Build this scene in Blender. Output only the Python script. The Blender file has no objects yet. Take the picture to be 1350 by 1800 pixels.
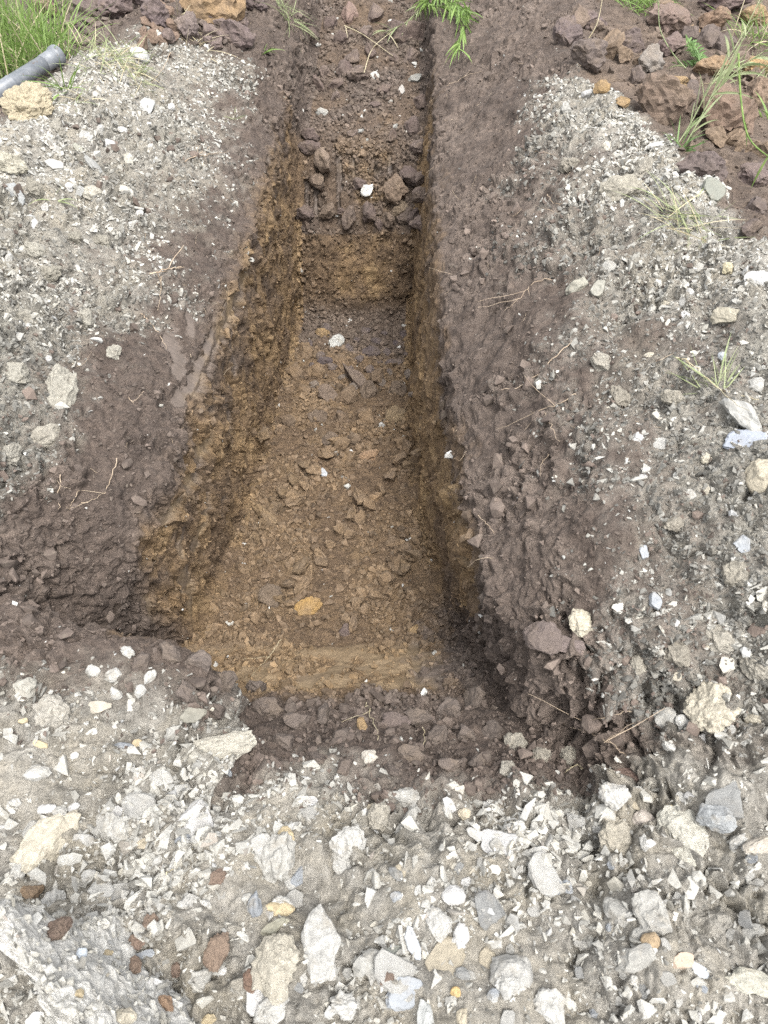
import bpy, bmesh, math, random
import numpy as np
from mathutils import Vector, Matrix
from mathutils.bvhtree import BVHTree

random.seed(7)
RNG = np.random.default_rng(11)
scene = bpy.context.scene
COL = scene.collection

# ------------------------------------------------------------------ camera
H, PITCH, FPX = 1.55, math.radians(48.0), 1309.0        # FPX: focal length in pixels of the 1350x1800 photograph
cam_data = bpy.data.cameras.new('camera')
cam = bpy.data.objects.new('camera', cam_data)
COL.objects.link(cam)
cam.location = (0, 0, H)
cam.rotation_euler = (math.pi / 2 - PITCH, 0, 0)
cam_data.sensor_fit = 'VERTICAL'
cam_data.sensor_height = 24.0
cam_data.lens = 24.0 * FPX / 1800.0
cam_data.clip_start = 0.05
cam_data.clip_end = 3000
cam_data.dof.use_dof = True
cam_data.dof.focus_distance = 3.0
cam_data.dof.aperture_fstop = 5.6
scene.camera = cam

# ------------------------------------------------------------------ sky, sun, exposure (overcast day)
SUN_EL, SUN_AZ = math.radians(64), math.radians(156)     # azimuth: clockwise from +Y
world = bpy.data.worlds.new('World')
scene.world = world
world.use_nodes = True
wn = world.node_tree
bg = wn.nodes['Background']
sky = wn.nodes.new('ShaderNodeTexSky')
sky.sky_type = 'NISHITA'
sky.sun_disc = False
sky.sun_elevation = SUN_EL
sky.sun_rotation = SUN_AZ
sky.dust_density = 4.0
hsv = wn.nodes.new('ShaderNodeHueSaturation')            # a cloud layer: the sky's light without most of its blue
hsv.inputs['Saturation'].default_value = 0.22
wn.links.new(sky.outputs[0], hsv.inputs['Color'])
wn.links.new(hsv.outputs[0], bg.inputs['Color'])
bg.inputs['Strength'].default_value = 0.15
sun_data = bpy.data.lights.new('sun', 'SUN')
sun_data.energy = 0.8
sun_data.angle = math.radians(24)
sun_data.color = (1.0, 0.975, 0.94)
sun = bpy.data.objects.new('sun', sun_data)
COL.objects.link(sun)
sd = Vector((math.sin(SUN_AZ) * math.cos(SUN_EL), math.cos(SUN_AZ) * math.cos(SUN_EL), math.sin(SUN_EL)))
sun.rotation_euler = sd.to_track_quat('Z', 'Y').to_euler()
scene.view_settings.view_transform = 'Standard'
scene.view_settings.look = 'None'
scene.view_settings.gamma = 1.0
scene.view_settings.use_curve_mapping = False
scene.view_settings.exposure = 1.8
scene.cycles.use_denoising = False                        # the fine grain of the soil is finer than the denoiser keeps

# ------------------------------------------------------------------ numpy noise
_perm = np.random.default_rng(3).permutation(256)
PERM = np.concatenate([_perm, _perm, _perm]).astype(np.int32)
_g = np.random.default_rng(4).normal(size=(256, 3))
GRAD = (_g / np.linalg.norm(_g, axis=1)[:, None]).astype(np.float32)
JIT = np.random.default_rng(5).random((256, 3)).astype(np.float32)

def hash3(ix, iy, iz):
    return PERM[PERM[PERM[ix & 255] + (iy & 255)] + (iz & 255)]

def perlin(P):
    P = np.asarray(P, np.float32)
    fl = np.floor(P)
    I = fl.astype(np.int32)
    F = P - fl
    U = F * F * F * (F * (F * 6 - 15) + 10)
    out = np.zeros(len(P), np.float32)
    for dx in (0, 1):
        wx = U[:, 0] if dx else 1 - U[:, 0]
        for dy in (0, 1):
            wy = U[:, 1] if dy else 1 - U[:, 1]
            for dz in (0, 1):
                wz = U[:, 2] if dz else 1 - U[:, 2]
                g = GRAD[hash3(I[:, 0] + dx, I[:, 1] + dy, I[:, 2] + dz)]
                d = g[:, 0] * (F[:, 0] - dx) + g[:, 1] * (F[:, 1] - dy) + g[:, 2] * (F[:, 2] - dz)
                out += wx * wy * wz * d
    return out * 1.5

def fbm(P, octv=4, gain=0.5):
    out = 0; a = 1.0; P = np.asarray(P, np.float32)
    for o in range(octv):
        out = out + a * perlin(P + 17.3 * o)
        P = P * 2.03; a *= gain
    return out

def worley(P, want_f2=False):
    P = np.asarray(P, np.float32)
    I = np.floor(P).astype(np.int32)
    F = P - I
    f1 = np.full(len(P), 9.0, np.float32); f2 = f1.copy(); idn = np.zeros(len(P), np.int32)
    for dx in (-1, 0, 1):
        for dy in (-1, 0, 1):
            for dz in (-1, 0, 1):
                h = hash3(I[:, 0] + dx, I[:, 1] + dy, I[:, 2] + dz)
                J = JIT[h]
                d = (J[:, 0] + dx - F[:, 0]) ** 2 + (J[:, 1] + dy - F[:, 1]) ** 2 + (J[:, 2] + dz - F[:, 2]) ** 2
                if want_f2:
                    f2 = np.minimum(f2, np.maximum(f1, d))
                m = d < f1
                idn[m] = h[m]
                f1 = np.minimum(f1, d)
    if want_f2:
        return np.sqrt(f1), np.sqrt(f2), idn
    return np.sqrt(f1), idn

def sstep(a, b, x):
    t = np.clip((x - a) / (b - a), 0, 1)
    return t * t * (3 - 2 * t)

# ------------------------------------------------------------------ view helpers: pixel of the photograph <-> the place
CP, SP = math.cos(PITCH), math.sin(PITCH)
def ray(px, py):
    r = (px - 675) / FPX; u = (900 - py) / FPX
    return Vector((r, CP + u * SP, -SP + u * CP))          # per metre of depth
def project(P):
    dz = P[..., 2] - H
    depth = P[..., 1] * CP - dz * SP
    up = P[..., 1] * SP + dz * CP
    d = np.maximum(depth, 0.05)
    return 675 + FPX * P[..., 0] / d, 900 - FPX * up / d, depth

# ------------------------------------------------------------------ properties, materials
def tag(o, label=None, cat=None, group=None, kind=None):
    if label: o['label'] = label
    if cat: o['category'] = cat
    if group: o['group'] = group
    if kind: o['kind'] = kind
    return o

class NT:
    def __init__(s, name):
        s.m = bpy.data.materials.new(name); s.m.use_nodes = True
        s.t = s.m.node_tree; s.b = s.t.nodes['Principled BSDF']; s.out = s.t.nodes['Material Output']
    def n(s, typ, **kw):
        x = s.t.nodes.new(typ)
        for k, v in kw.items():
            if k in x.inputs.keys() and not hasattr(x, k): x.inputs[k].default_value = v
            else: setattr(x, k, v)
        return x
    def l(s, a, b): s.t.links.new(a, b)
    def noise(s, vec, scale, detail=4, rough=0.6, dist=0.0):
        x = s.n('ShaderNodeTexNoise'); x.inputs['Scale'].default_value = scale; x.inputs['Detail'].default_value = detail
        x.inputs['Roughness'].default_value = rough; x.inputs['Distortion'].default_value = dist
        s.l(vec, x.inputs['Vector']); return x.outputs['Fac']
    def ramp(s, fac, a, b, ca=(0, 0, 0, 1), cb=(1, 1, 1, 1)):
        x = s.n('ShaderNodeValToRGB'); x.color_ramp.elements[0].position = a; x.color_ramp.elements[1].position = b
        x.color_ramp.elements[0].color = ca; x.color_ramp.elements[1].color = cb
        s.l(fac, x.inputs['Fac']); return x.outputs['Color']
    def mix(s, fac, a, b, mode='MIX'):
        x = s.n('ShaderNodeMix', data_type='RGBA', blend_type=mode)
        for sock, v in ((x.inputs[0], fac), (x.inputs[6], a), (x.inputs[7], b)):
            if isinstance(v, (int, float)): sock.default_value = v
            elif isinstance(v, tuple): sock.default_value = v if len(v) == 4 else (*v, 1)
            else: s.l(v, sock)
        return x.outputs[2]
    def math(s, op, a, b=0.0):
        x = s.n('ShaderNodeMath', operation=op)
        for sock, v in ((x.inputs[0], a), (x.inputs[1], b)):
            if isinstance(v, (int, float)): sock.default_value = v
            else: s.l(v, sock)
        return x.outputs[0]
    def bump(s, h, dist, strength=1.0, prev=None):
        x = s.n('ShaderNodeBump'); x.inputs['Distance'].default_value = dist; x.inputs['Strength'].default_value = strength
        s.l(h, x.inputs['Height'])
        if prev is not None: s.l(prev, x.inputs['Normal'])
        return x.outputs['Normal']

GRAVEL_C = (0.295, 0.285, 0.255); DARK_C = (0.084, 0.066, 0.055); CLAY_C = (0.165, 0.113, 0.063); BROWN_C = (0.115, 0.081, 0.053)

def soil_material():
    s = NT('soil')
    pos = s.n('ShaderNodeNewGeometry').outputs['Position']
    att = s.n('ShaderNodeAttribute', attribute_name='mixw')
    sep = s.n('ShaderNodeSeparateColor'); s.l(att.outputs['Color'], sep.inputs[0])
    g, d, c, sm = sep.outputs[0], sep.outputs[1], sep.outputs[2], att.outputs['Alpha']
    n_big = s.noise(pos, 7, 4); n_mid = s.noise(pos, 38, 5, 0.65); n_fine = s.noise(pos, 210, 4, 0.7); n_vf = s.noise(pos, 620, 2)
    grav = s.mix(s.ramp(n_mid, 0.3, 0.72), (0.175, 0.163, 0.141), (0.30, 0.285, 0.253))
    grav = s.mix(s.ramp(n_big, 0.42, 0.66), grav, (0.26, 0.236, 0.19))
    fin = s.n('ShaderNodeAttribute', attribute_name='fines').outputs['Fac']
    grav = s.mix(fin, grav, s.mix(s.ramp(n_mid, 0.3, 0.72), (0.155, 0.147, 0.126), (0.285, 0.272, 0.236)))
    dark = s.mix(s.ramp(n_mid, 0.3, 0.7), (0.062, 0.048, 0.040), (0.112, 0.087, 0.071))
    dark = s.mix(fin, dark, s.mix(s.ramp(n_mid, 0.3, 0.7), (0.102, 0.081, 0.067), (0.172, 0.138, 0.115)))
    dark = s.mix(s.math('MULTIPLY', s.ramp(s.noise(pos, 4.5, 5, .65), 0.47, 0.66), 0.6), dark, (0.050, 0.039, 0.033))
    clay = s.mix(s.ramp(n_mid, 0.3, 0.7), (0.115, 0.078, 0.045), (0.210, 0.142, 0.078))
    clay = s.mix(s.ramp(n_big, 0.5, 0.68), clay, (0.26, 0.182, 0.100))
    brown = s.mix(s.ramp(n_mid, 0.32, 0.7), (0.080, 0.055, 0.036), (0.150, 0.104, 0.064))
    col = s.mix(c, brown, clay); col = s.mix(d, col, dark); col = s.mix(g, col, grav)
    cell = s.n('ShaderNodeAttribute', attribute_name='cell').outputs['Fac']
    col = s.mix(s.math('SUBTRACT', 1.0, sm), col, s.mix(cell, (0.72, 0.72, 0.72), (1.3, 1.29, 1.27)), 'MULTIPLY')
    # smeared places: the wet film left by the bucket, greyer and even
    col = s.mix(s.math('MULTIPLY', sm, 0.88), col, s.mix(c, (0.108, 0.087, 0.072), (0.19, 0.142, 0.088)))
    col = s.mix(0.75, col, s.mix(s.ramp(n_fine, 0.25, 0.75), (0.62, 0.62, 0.62), (1.32, 1.32, 1.32)), 'MULTIPLY')
    # scattered pale specks of grit
    spk = s.math('MULTIPLY', s.ramp(n_vf, 0.70, 0.74), 0.5)
    col = s.mix(s.math('MULTIPLY', spk, s.math('SUBTRACT', 1.0, sm)), col, (0.34, 0.31, 0.26))
    s.l(col, s.b.inputs['Base Color'])
    s.l(s.math('SUBTRACT', 0.95, s.math('MULTIPLY', sm, 0.45)), s.b.inputs['Roughness'])
    s.b.inputs['Specular IOR Level'].default_value = 0.25
    amt = s.math('SUBTRACT', 1.0, s.math('MULTIPLY', sm, 0.9))
    b1 = s.bump(s.math('MULTIPLY', n_fine, amt), 0.006, 0.9)
    b2 = s.bump(s.math('MULTIPLY', n_vf, amt), 0.0025, 0.8, b1)
    s.l(b2, s.b.inputs['Normal'])
    return s.m

def stone_material(name, use_attr, layered=0.0, rough=0.85, contrast=0.55, bumpd=0.004, scale=60, dirt=0.35):
    s = NT(name)
    tc = s.n('ShaderNodeNewGeometry').outputs['Position']
    if use_attr: col = s.n('ShaderNodeAttribute', attribute_name='tint').outputs['Color']
    else: col = s.n('ShaderNodeObjectInfo').outputs['Color']
    n1 = s.noise(tc, scale, 5, 0.65); n2 = s.noise(tc, scale * 4.5, 3, 0.7)
    col = s.mix(contrast, col, s.mix(s.ramp(n1, 0.28, 0.74), (0.6, 0.6, 0.6), (1.35, 1.35, 1.33)), 'MULTIPLY')
    col = s.mix(contrast, col, s.mix(s.ramp(n2, 0.25, 0.75), (0.7, 0.7, 0.7), (1.25, 1.25, 1.25)), 'MULTIPLY')
    if not dirt: col = s.mix(s.math('MULTIPLY', s.ramp(s.noise(tc, 17, 4, .65), 0.42, 0.68), 0.5), col, s.mix(s.ramp(s.noise(tc, 9, 2), .4, .6), (0.11, 0.088, 0.072), (0.17, 0.13, 0.092)))
    if dirt: col = s.mix(s.math('MULTIPLY', s.ramp(s.noise(tc, scale * 0.55, 3), 0.5, 0.72), dirt), col, (0.2, 0.175, 0.135))
    s.l(col, s.b.inputs['Base Color'])
    s.b.inputs['Roughness'].default_value = rough
    s.b.inputs['Specular IOR Level'].default_value = 0.3
    nn = s.bump(n1, bumpd, 0.8)
    nn = s.bump(n2, bumpd * 0.4, 0.8, nn)
    if layered:
        mp = s.n('ShaderNodeMapping'); mp.inputs['Scale'].default_value = (0.15, 0.15, 1.0)
        tco = s.n('ShaderNodeTexCoord').outputs['Object']; s.l(tco, mp.inputs['Vector'])
        nn = s.bump(s.noise(mp.outputs[0], 260, 2), 0.003, layered, nn)
    s.l(nn, s.b.inputs['Normal'])
    return s.m

def leaf_material(name, c1, c2, trans=0.35):
    s = NT(name)
    tc = s.n('ShaderNodeNewGeometry').outputs['Position']
    oi = s.n('ShaderNodeObjectInfo').outputs['Random']
    col = s.mix(s.ramp(s.noise(tc, 22, 3), 0.3, 0.7), c1, c2)
    col = s.mix(s.math('MULTIPLY', oi, 0.35), col, (c1[0] * 0.8, c1[1] * 0.9, c1[2] * 0.9))
    s.l(col, s.b.inputs['Base Color']); s.b.inputs['Roughness'].default_value = 0.55
    tr = s.n('ShaderNodeBsdfTranslucent'); s.l(col, tr.inputs['Color'])
    mx = s.n('ShaderNodeMixShader'); mx.inputs[0].default_value = trans
    s.l(s.b.outputs[0], mx.inputs[1]); s.l(tr.outputs[0], mx.inputs[2]); s.l(mx.outputs[0], s.out.inputs['Surface'])
    return s.m

def pipe_material():
    s = NT('grey_plastic')
    tc = s.n('ShaderNodeNewGeometry').outputs['Position']
    n = s.noise(tc, 14, 6, 0.7); n2 = s.noise(tc, 90, 4, 0.7)
    col = s.mix(s.ramp(n, 0.35, 0.7), (0.10, 0.11, 0.122), (0.185, 0.195, 0.21))
    col = s.mix(s.math('MULTIPLY', s.ramp(n2, 0.55, 0.75), 0.5), col, (0.33, 0.32, 0.30))
    spots = s.ramp(s.noise(tc, 26, 2), 0.66, 0.70)
    col = s.mix(s.math('MULTIPLY', spots, 0.7), col, (0.13, 0.09, 0.06))
    s.l(col, s.b.inputs['Base Color']); s.l(s.ramp(n2, 0.3, 0.8, (0.35, 0.35, 0.35, 1), (0.6, 0.6, 0.6, 1)), s.b.inputs['Roughness'])
    return s.m

M = {
    'soil': soil_material(),
    'grit': stone_material('grit', True, rough=0.9, scale=130, bumpd=0.002, dirt=0.25),
    'stone': stone_material('stone', False, scale=75, bumpd=0.0045, dirt=0.55, contrast=0.7),
    'slate': stone_material('slate', False, layered=0.6, rough=0.6, contrast=0.4, scale=60, bumpd=0.002, dirt=0.3),
    'clod': stone_material('clod', False, rough=0.97, contrast=0.6, scale=85, bumpd=0.007, dirt=0.0),
    'greyclod': stone_material('grey_clod', False, rough=0.97, contrast=0.7, scale=85, bumpd=0.008, dirt=0.3),
    'grass': leaf_material('grass_green', (0.12, 0.20, 0.045), (0.25, 0.35, 0.10)),
    'grass_pale': leaf_material('grass_pale', (0.22, 0.27, 0.12), (0.36, 0.38, 0.22)),
    'weed': leaf_material('weed_green', (0.09, 0.17, 0.05), (0.19, 0.29, 0.10)),
    'straw': leaf_material('straw', (0.40, 0.33, 0.20), (0.52, 0.46, 0.32), 0.15),
    'root': leaf_material('root_skin', (0.30, 0.22, 0.15), (0.46, 0.37, 0.27), 0.0),
    'pipe': pipe_material(),
}

def mesh_from(name, V, F_quads=None, F_tris=None, mat=None, smooth=False):
    me = bpy.data.meshes.new(name)
    V = np.ascontiguousarray(V, np.float32)
    parts, starts, n = [], [], 0
    for arr in (F_quads, F_tris):
        if arr is None or len(arr) == 0: continue
        arr = np.asarray(arr, np.int32); k = arr.shape[1]
        parts.append(arr.ravel()); starts.append(n + k * np.arange(len(arr), dtype=np.int32)); n += arr.size
    loops = np.concatenate(parts); st = np.concatenate(starts)
    me.vertices.add(len(V)); me.vertices.foreach_set('co', V.ravel())
    me.loops.add(len(loops)); me.loops.foreach_set('vertex_index', loops)
    me.polygons.add(len(st)); me.polygons.foreach_set('loop_start', st)
    me.polygons.foreach_set('use_smooth', np.full(len(st), smooth))
    me.update(calc_edges=True)
    if mat is not None: me.materials.append(mat)
    return me
def point_color(me, name, C):
    a = me.attributes.new(name, 'FLOAT_COLOR', 'POINT'); a.data.foreach_set('color', np.ascontiguousarray(C, np.float32).ravel())
def link(name, me, parent=None):
    o = bpy.data.objects.new(name, me); COL.objects.link(o)
    if parent is not None: o.parent = parent
    return o

# ------------------------------------------------------------------ the dug ground: profiles across the trench, station by station along it
Y0, Y1 = -1.6, 9.6
floor_z = [(-1.6, 0), (.40, .0), (.58, -.01), (.72, -.10), (.88, -.21), (1.02, -.34), (1.10, -.38), (1.28, -.42), (1.34, -.55), (1.40, -.62), (2.4, -.82), (3.3, -1.0), (3.80, -1.10), (4.05, -1.14),
           (4.10, -1.06), (4.19, -.64), (4.23, -.60), (4.33, -.50), (4.47, -.28), (4.58, -.21), (5.1, -.06), (5.8, .12), (6.6, .28), (7.5, .2), (9.6, .08)]
def fz(y): return float(np.interp(y, [k[0] for k in floor_z], [k[1] for k in floor_z]))
NODES = [
  # far left
  [(-1.6, -5.5, .05), (9.6, -5.5, .05)],
  # outer foot of the left heap
  [(-1.6, -2.4, .03), (1.0, -2.2, .08), (3.0, -2.25, .14), (4.5, -2.3, .12), (9.6, -2.6, .06)],
  # crest of the left heap
  [(-1.6, -1.5, .03), (.5, -1.35, .05), (.95, -1.3, .16), (1.4, -1.3, .36), (2.2, -1.3, .44), (2.8, -1.36, .45), (3.5, -1.38, .42), (4.2, -1.30, .36), (5.0, -1.1, .36), (6, -1.2, .40), (9.6, -1.6, .08)],
  # where the left heap's gravel ends on the topsoil
  [(-1.6, -.95, .02), (.5, -.95, .02), (.9, -.98, .05), (1.05, -1.02, .12), (1.35, -.90, .17), (1.8, -.84, .15), (2.37, -.80, .125), (3.0, -.77, .11), (3.7, -.75, .10), (4.5, -.68, .20), (5.1, -.63, .30), (5.8, -.63, .42), (6.6, -.7, .42), (9.6, -.9, .08)],
  # break between topsoil and clay, left
  [(-1.6, -.5, .01), (.4, -.5, .01), (.7, -.40, .0), (.95, -.40, .0), (1.02, -.60, -.02), (1.12, -.87, -.26), (1.22, -.82, -.20), (1.38, -.68, -.02), (1.6, -.63, .01), (2.1, -.605, -.03), (2.7, -.575, -.03), (3.4, -.555, -.02), (4.1, -.54, -.02), (4.5, -.53, .06), (5.0, -.50, .18), (5.8, -.49, .34), (6.6, -.55, .36), (9.6, -.6, .08)],
  # foot of the left wall
  [(-1.6, -.38, None), (.4, -.38, None), (.7, -.34, None), (.95, -.35, None), (1.03, -.50, -.40), (1.12, -.83, -.52), (1.22, -.78, -.56), (1.40, -.635, None), (1.9, -.605, None), (2.7, -.565, None), (4.08, -.55, None), (4.5, -.49, None), (5.0, -.46, None), (5.8, -.44, None), (6.6, -.4, None), (9.6, -.4, None)],
  # foot of the right wall
  [(-1.6, .36, None), (.4, .38, None), (.63, .47, None), (.78, .455, None), (.84, .37, None), (.90, .325, None), (1.12, .29, None), (1.54, .235, None), (2.13, .15, None), (2.64, .125, None), (4.08, .17, None), (4.5, .24, None), (5.0, .25, None), (5.8, .26, None), (6.6, .3, None), (9.6, .3, None)],
  # top of the clay, right
  [(-1.6, .5, .02), (.4, .5, .02), (.63, .54, .01), (.78, .50, -.02), (.85, .395, .09), (.95, .295, .11), (1.12, .245, .07), (1.36, .225, .05), (1.6, .215, .04), (2.4, .205, .02), (3.3, .22, .02), (4.1, .26, .02), (4.5, .285, .10), (5.0, .30, .20), (5.8, .32, .36), (6.6, .36, .38), (9.6, .4, .08)],
  # where the topsoil slope ends under the right heap's gravel
  [(-1.6, .8, .02), (.4, .7, .03), (.63, .62, .04), (.78, .56, .06), (.88, .49, .17), (1.1, .48, .3), (1.36, .52, .34), (2.0, .56, .34), (2.6, .6, .33), (3.65, .70, .32), (4.4, .80, .37), (5.2, .85, .43), (6.2, .9, .46), (9.6, .9, .08)],
  # crest of the right heap
  [(-1.6, 1.5, .04), (.3, 1.3, .10), (.7, 1.15, .26), (1.1, 1.05, .46), (1.6, 1.05, .51), (2.15, 1.03, .48), (2.88, .97, .46), (3.65, .86, .38), (4.4, .98, .42), (5.2, 1.05, .46), (6.2, 1.1, .46), (9.6, 1.2, .08)],
  # behind the right crest
  [(-1.6, 2.4, .03), (1.0, 2.1, .16), (2.2, 1.55, .30), (3.2, 1.5, .30), (4.5, 1.7, .36), (6, 2.1, .34), (9.6, 2.4, .06)],
  # far right
  [(-1.6, 5.5, .05), (9.6, 5.5, .05)],
]
SEG = [5, 22, 96, 62, 84, 100, 68, 76, 92, 32, 5]
NROW = 900
yf = np.linspace(Y0, Y1, 4001)
fzf = np.interp(yf, [k[0] for k in floor_z], [k[1] for k in floor_z])
_, pyg, dg = project(np.stack([0 * yf, yf, 0 * yf + .12], 1))
_, pyf, _ = project(np.stack([0 * yf, yf, fzf], 1))
w = np.maximum(np.abs(np.gradient(np.clip(pyg, -70, 1900))), 0.8 * np.abs(np.gradient(np.clip(pyf, -70, 1900)))) * np.where(yf < .85, .75, 1.0) + 0.12 * (yf > .8) * (yf < 6.5) + 0.02
cw = np.cumsum(w); cw = (cw - cw[0]) / (cw[-1] - cw[0])
YR = np.interp(np.linspace(0, 1, NROW), cw, yf)
kern = np.exp(-0.5 * (np.arange(-30, 31) * (yf[1] - yf[0]) / 0.025) ** 2); kern /= kern.sum()
def smooth_key(ys, vs):
    v = np.interp(yf, ys, vs); v = np.convolve(np.pad(v, 30, mode='edge'), kern, mode='valid'); return np.interp(YR, yf, v)
NX, NZ = [], []
for nd in NODES:
    ys = [k[0] for k in nd]
    NX.append(smooth_key(ys, [k[1] for k in nd]))
    if any(k[2] is None for k in nd):
        zz = [fz(k[0]) if k[2] is None else k[2] for k in nd]
        ya = sorted(set(ys + [k[0] for k in floor_z if (k[0] > 1.36 or k[0] < .9)]))
        zb = [zz[ys.index(q)] if q in ys else fz(q) for q in ya]
        NZ.append(smooth_key(ya, zb))
    else: NZ.append(smooth_key(ys, [k[2] for k in nd]))
S = np.concatenate([k + np.arange(n) / n for k, n in enumerate(SEG)] + [[len(SEG)]])
k0 = np.minimum(S.astype(int), len(SEG) - 1); fr = (S - k0)
NX = np.array(NX); NZ = np.array(NZ)
BX = NX[k0] * (1 - fr)[:, None] + NX[k0 + 1] * fr[:, None]
BZ = NZ[k0] * (1 - fr)[:, None] + NZ[k0 + 1] * fr[:, None]
BX, BZ = BX.T.copy(), BZ.T.copy()                              # rows x cols
ck = np.exp(-0.5 * (np.arange(-12, 13) / 2.6) ** 2); ck /= ck.sum()
def csm(A):
    P = np.pad(A, ((0, 0), (12, 12)), mode='edge'); return sum(ck[i] * P[:, i:i + A.shape[1]] for i in range(25))
BX2, BZ2 = csm(BX), csm(BZ); BX2[:, 0], BX2[:, -1] = BX[:, 0], BX[:, -1]
NC = len(S)
BASE = np.stack([BX2, np.repeat(YR[:, None], NC, 1), BZ2], -1).astype(np.float32)
SS = np.repeat(S[None, :], NROW, 0).ravel()
def normals(G):
    du = np.gradient(G, axis=1); dv = np.gradient(G, axis=0)
    n = np.cross(du, dv); return n / (np.linalg.norm(n, axis=-1, keepdims=True) + 1e-12)
N = normals(BASE).reshape(-1, 3).astype(np.float32)
P = BASE.reshape(-1, 3).copy()
yy = P[:, 1]; xx = P[:, 0]

def bvh_of(G, step=3):
    Q = G[::step, ::step]; r, c = Q.shape[:2]
    idx = np.arange(r * c).reshape(r, c)
    F = np.stack([idx[:-1, :-1], idx[:-1, 1:], idx[1:, 1:], idx[1:, :-1]], -1).reshape(-1, 4)
    return BVHTree.FromPolygons(Q.reshape(-1, 3).tolist(), F.tolist())
BV = bvh_of(BASE, 4)
def hit(px, py, bv=None):
    d = ray(px, py); ln = d.length
    loc, nor, i, dist = (bv or BV).ray_cast(Vector((0, 0, H)), d / ln)
    if loc is None: return None
    if nor.dot(d) > 0: nor = -nor
    return loc, nor, dist / ln

# --- what the ground is made of, place by place
nb = fbm(P * 3.1 + 5, 4); nb2 = fbm(P * 9 + 31, 3); nb3 = fbm(P * 26 + 3, 2)
nlow = fbm(P * 1.4 + 71, 2)
wob = nb * .5 + nb2 * .35 + nb3 * .25 + nlow * .45
sL, sR = 3.0 - SS, SS - 8.0
sL = sL - .75 * sstep(1.75, 1.2, P[:, 1])
gl = sstep(-.8, .75, sL * 1.3 + wob * 1.15 + .05)
gr = sstep(-.9, .9, sR * 1.3 + wob * 1.2 - .22)
gravel = np.maximum(gl * (SS < 5), gr * (SS > 6))
fore = sstep(.72, .58, yy + wob * .12 + .03 * np.sin(xx * 9))               # the strip in front of the trench
lipl = sstep(.93, .78, yy + wob * .12) * (SS < 4.9) * sstep(.2, -.05, xx + .3)
gravel = np.maximum.reduce([gravel * sstep(-.3, .3, gravel), fore, lipl])
# far parts: topsoil thrown up
gravel *= 1 - sstep(4.1, 4.7, yy + wob * .4) * (SS < 5)
gravel *= 1 - sstep(3.5, 4.0, yy + wob * .4) * (SS > 6)
behind_r = sstep(9.0, 9.25, SS + wob * .25) * sstep(1.7, 2.0, yy)
behind_l = sstep(2.0, 1.75, SS + wob * .2) * sstep(3.0, 3.4, yy)
gravel *= (1 - behind_r) * (1 - behind_l)
clay_zone = sstep(3.75, 4.5, SS + wob * .6) * sstep(7.05, 6.75, SS + wob * .35) * sstep(.92, 1.05, yy + wob * .05) * sstep(4.75, 4.35, yy + wob * .3)
clay_zone = clay_zone * (1 - sstep(-.66, -.73, xx + wob * .05) * (SS < 5.02) * (yy < 2.0))
onfloor = sstep(5.0, 5.1, SS) * sstep(6.0, 5.92, SS)
clay = clay_zone * np.clip(.52 + .25 * (SS > 6) + 1.2 * nb + .7 * nb2 + .4 * nb3, 0, 1)
clay = np.where(onfloor > .5, clay * .42, clay)
ledge = onfloor * sstep(1.0, 1.06, yy) * sstep(1.38, 1.28, yy)
clay = np.maximum(clay, ledge * np.clip(.95 + nb2 * .6, 0, 1))
farw = onfloor * sstep(4.05, 4.10, yy) * sstep(4.22, 4.18, yy)
clay = np.where(farw > .5, np.clip(1.0 - 14 * (xx + .13) ** 2 - 4.5 * np.abs(P[:, 2] + .88) + .9 * nb2, 0, 1), clay)
clay = np.where((onfloor > .5) & (yy > 4.2), np.clip(.3 + 1.2 * nb + .8 * nb2, 0, .8) * sstep(.34, .05, np.abs(xx + .1 + .2 * nb)) * sstep(5.0, 4.3, yy + .3 * nb), clay)
clay = np.maximum(clay, behind_r * np.clip(nb * 1.2 - .15, 0, .5))
dark = np.clip(1 - clay_zone, 0, 1)
dark = np.maximum(dark, (onfloor > .5) * sstep(3.45, 3.7, yy + .15 * xx + wob * .2) * sstep(4.12, 4.06, yy) * .8)
dark = np.where((onfloor > .5) & (yy > 4.2), np.clip(.75 - clay * 1.2 + nb * .5, 0, 1), dark)
corner = (SS > 5) * (SS < 6.3) * sstep(1.62, 1.45, yy) * sstep(.08, .22, xx + wob * .2) * (yy > .8)
dark = np.maximum(dark, corner); clay = clay * (1 - corner)
dark = np.clip(dark - behind_r * .2 * (1 + nb), 0, 1)

fines = np.maximum(sstep(2.5, 1.7, yy + .5 * nb) * sstep(.85, 1.0, yy) * (SS < 5), sstep(1.65, 1.15, yy + .4 * nb) * sstep(.62, .8, yy) * (SS > 6))
fines = np.clip(np.maximum(fines, .5 * np.clip(nb * 1.5 + nb2 * .6, 0, 1)) + .8 * (1 - gravel) * gravel * 2, 0, 1)
clay = np.where((SS > 6) & (yy < 1.35), clay * sstep(1.12, 1.35, yy + wob * .1), clay)
dark = np.where((SS > 5.9) & (SS < 8), np.maximum(dark, sstep(1.32, 1.12, yy + wob * .1)), dark)
fines = np.where((SS > 6) & (gravel < .5) & (yy > .9), np.clip(.5 + .8 * nb + .5 * nb2, 0, 1) * sstep(6.8, 7.3, SS), fines)
fines = np.where((SS < 5) & (gravel < .5), np.clip(.1 + .8 * nb, 0, .6), fines)
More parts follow.
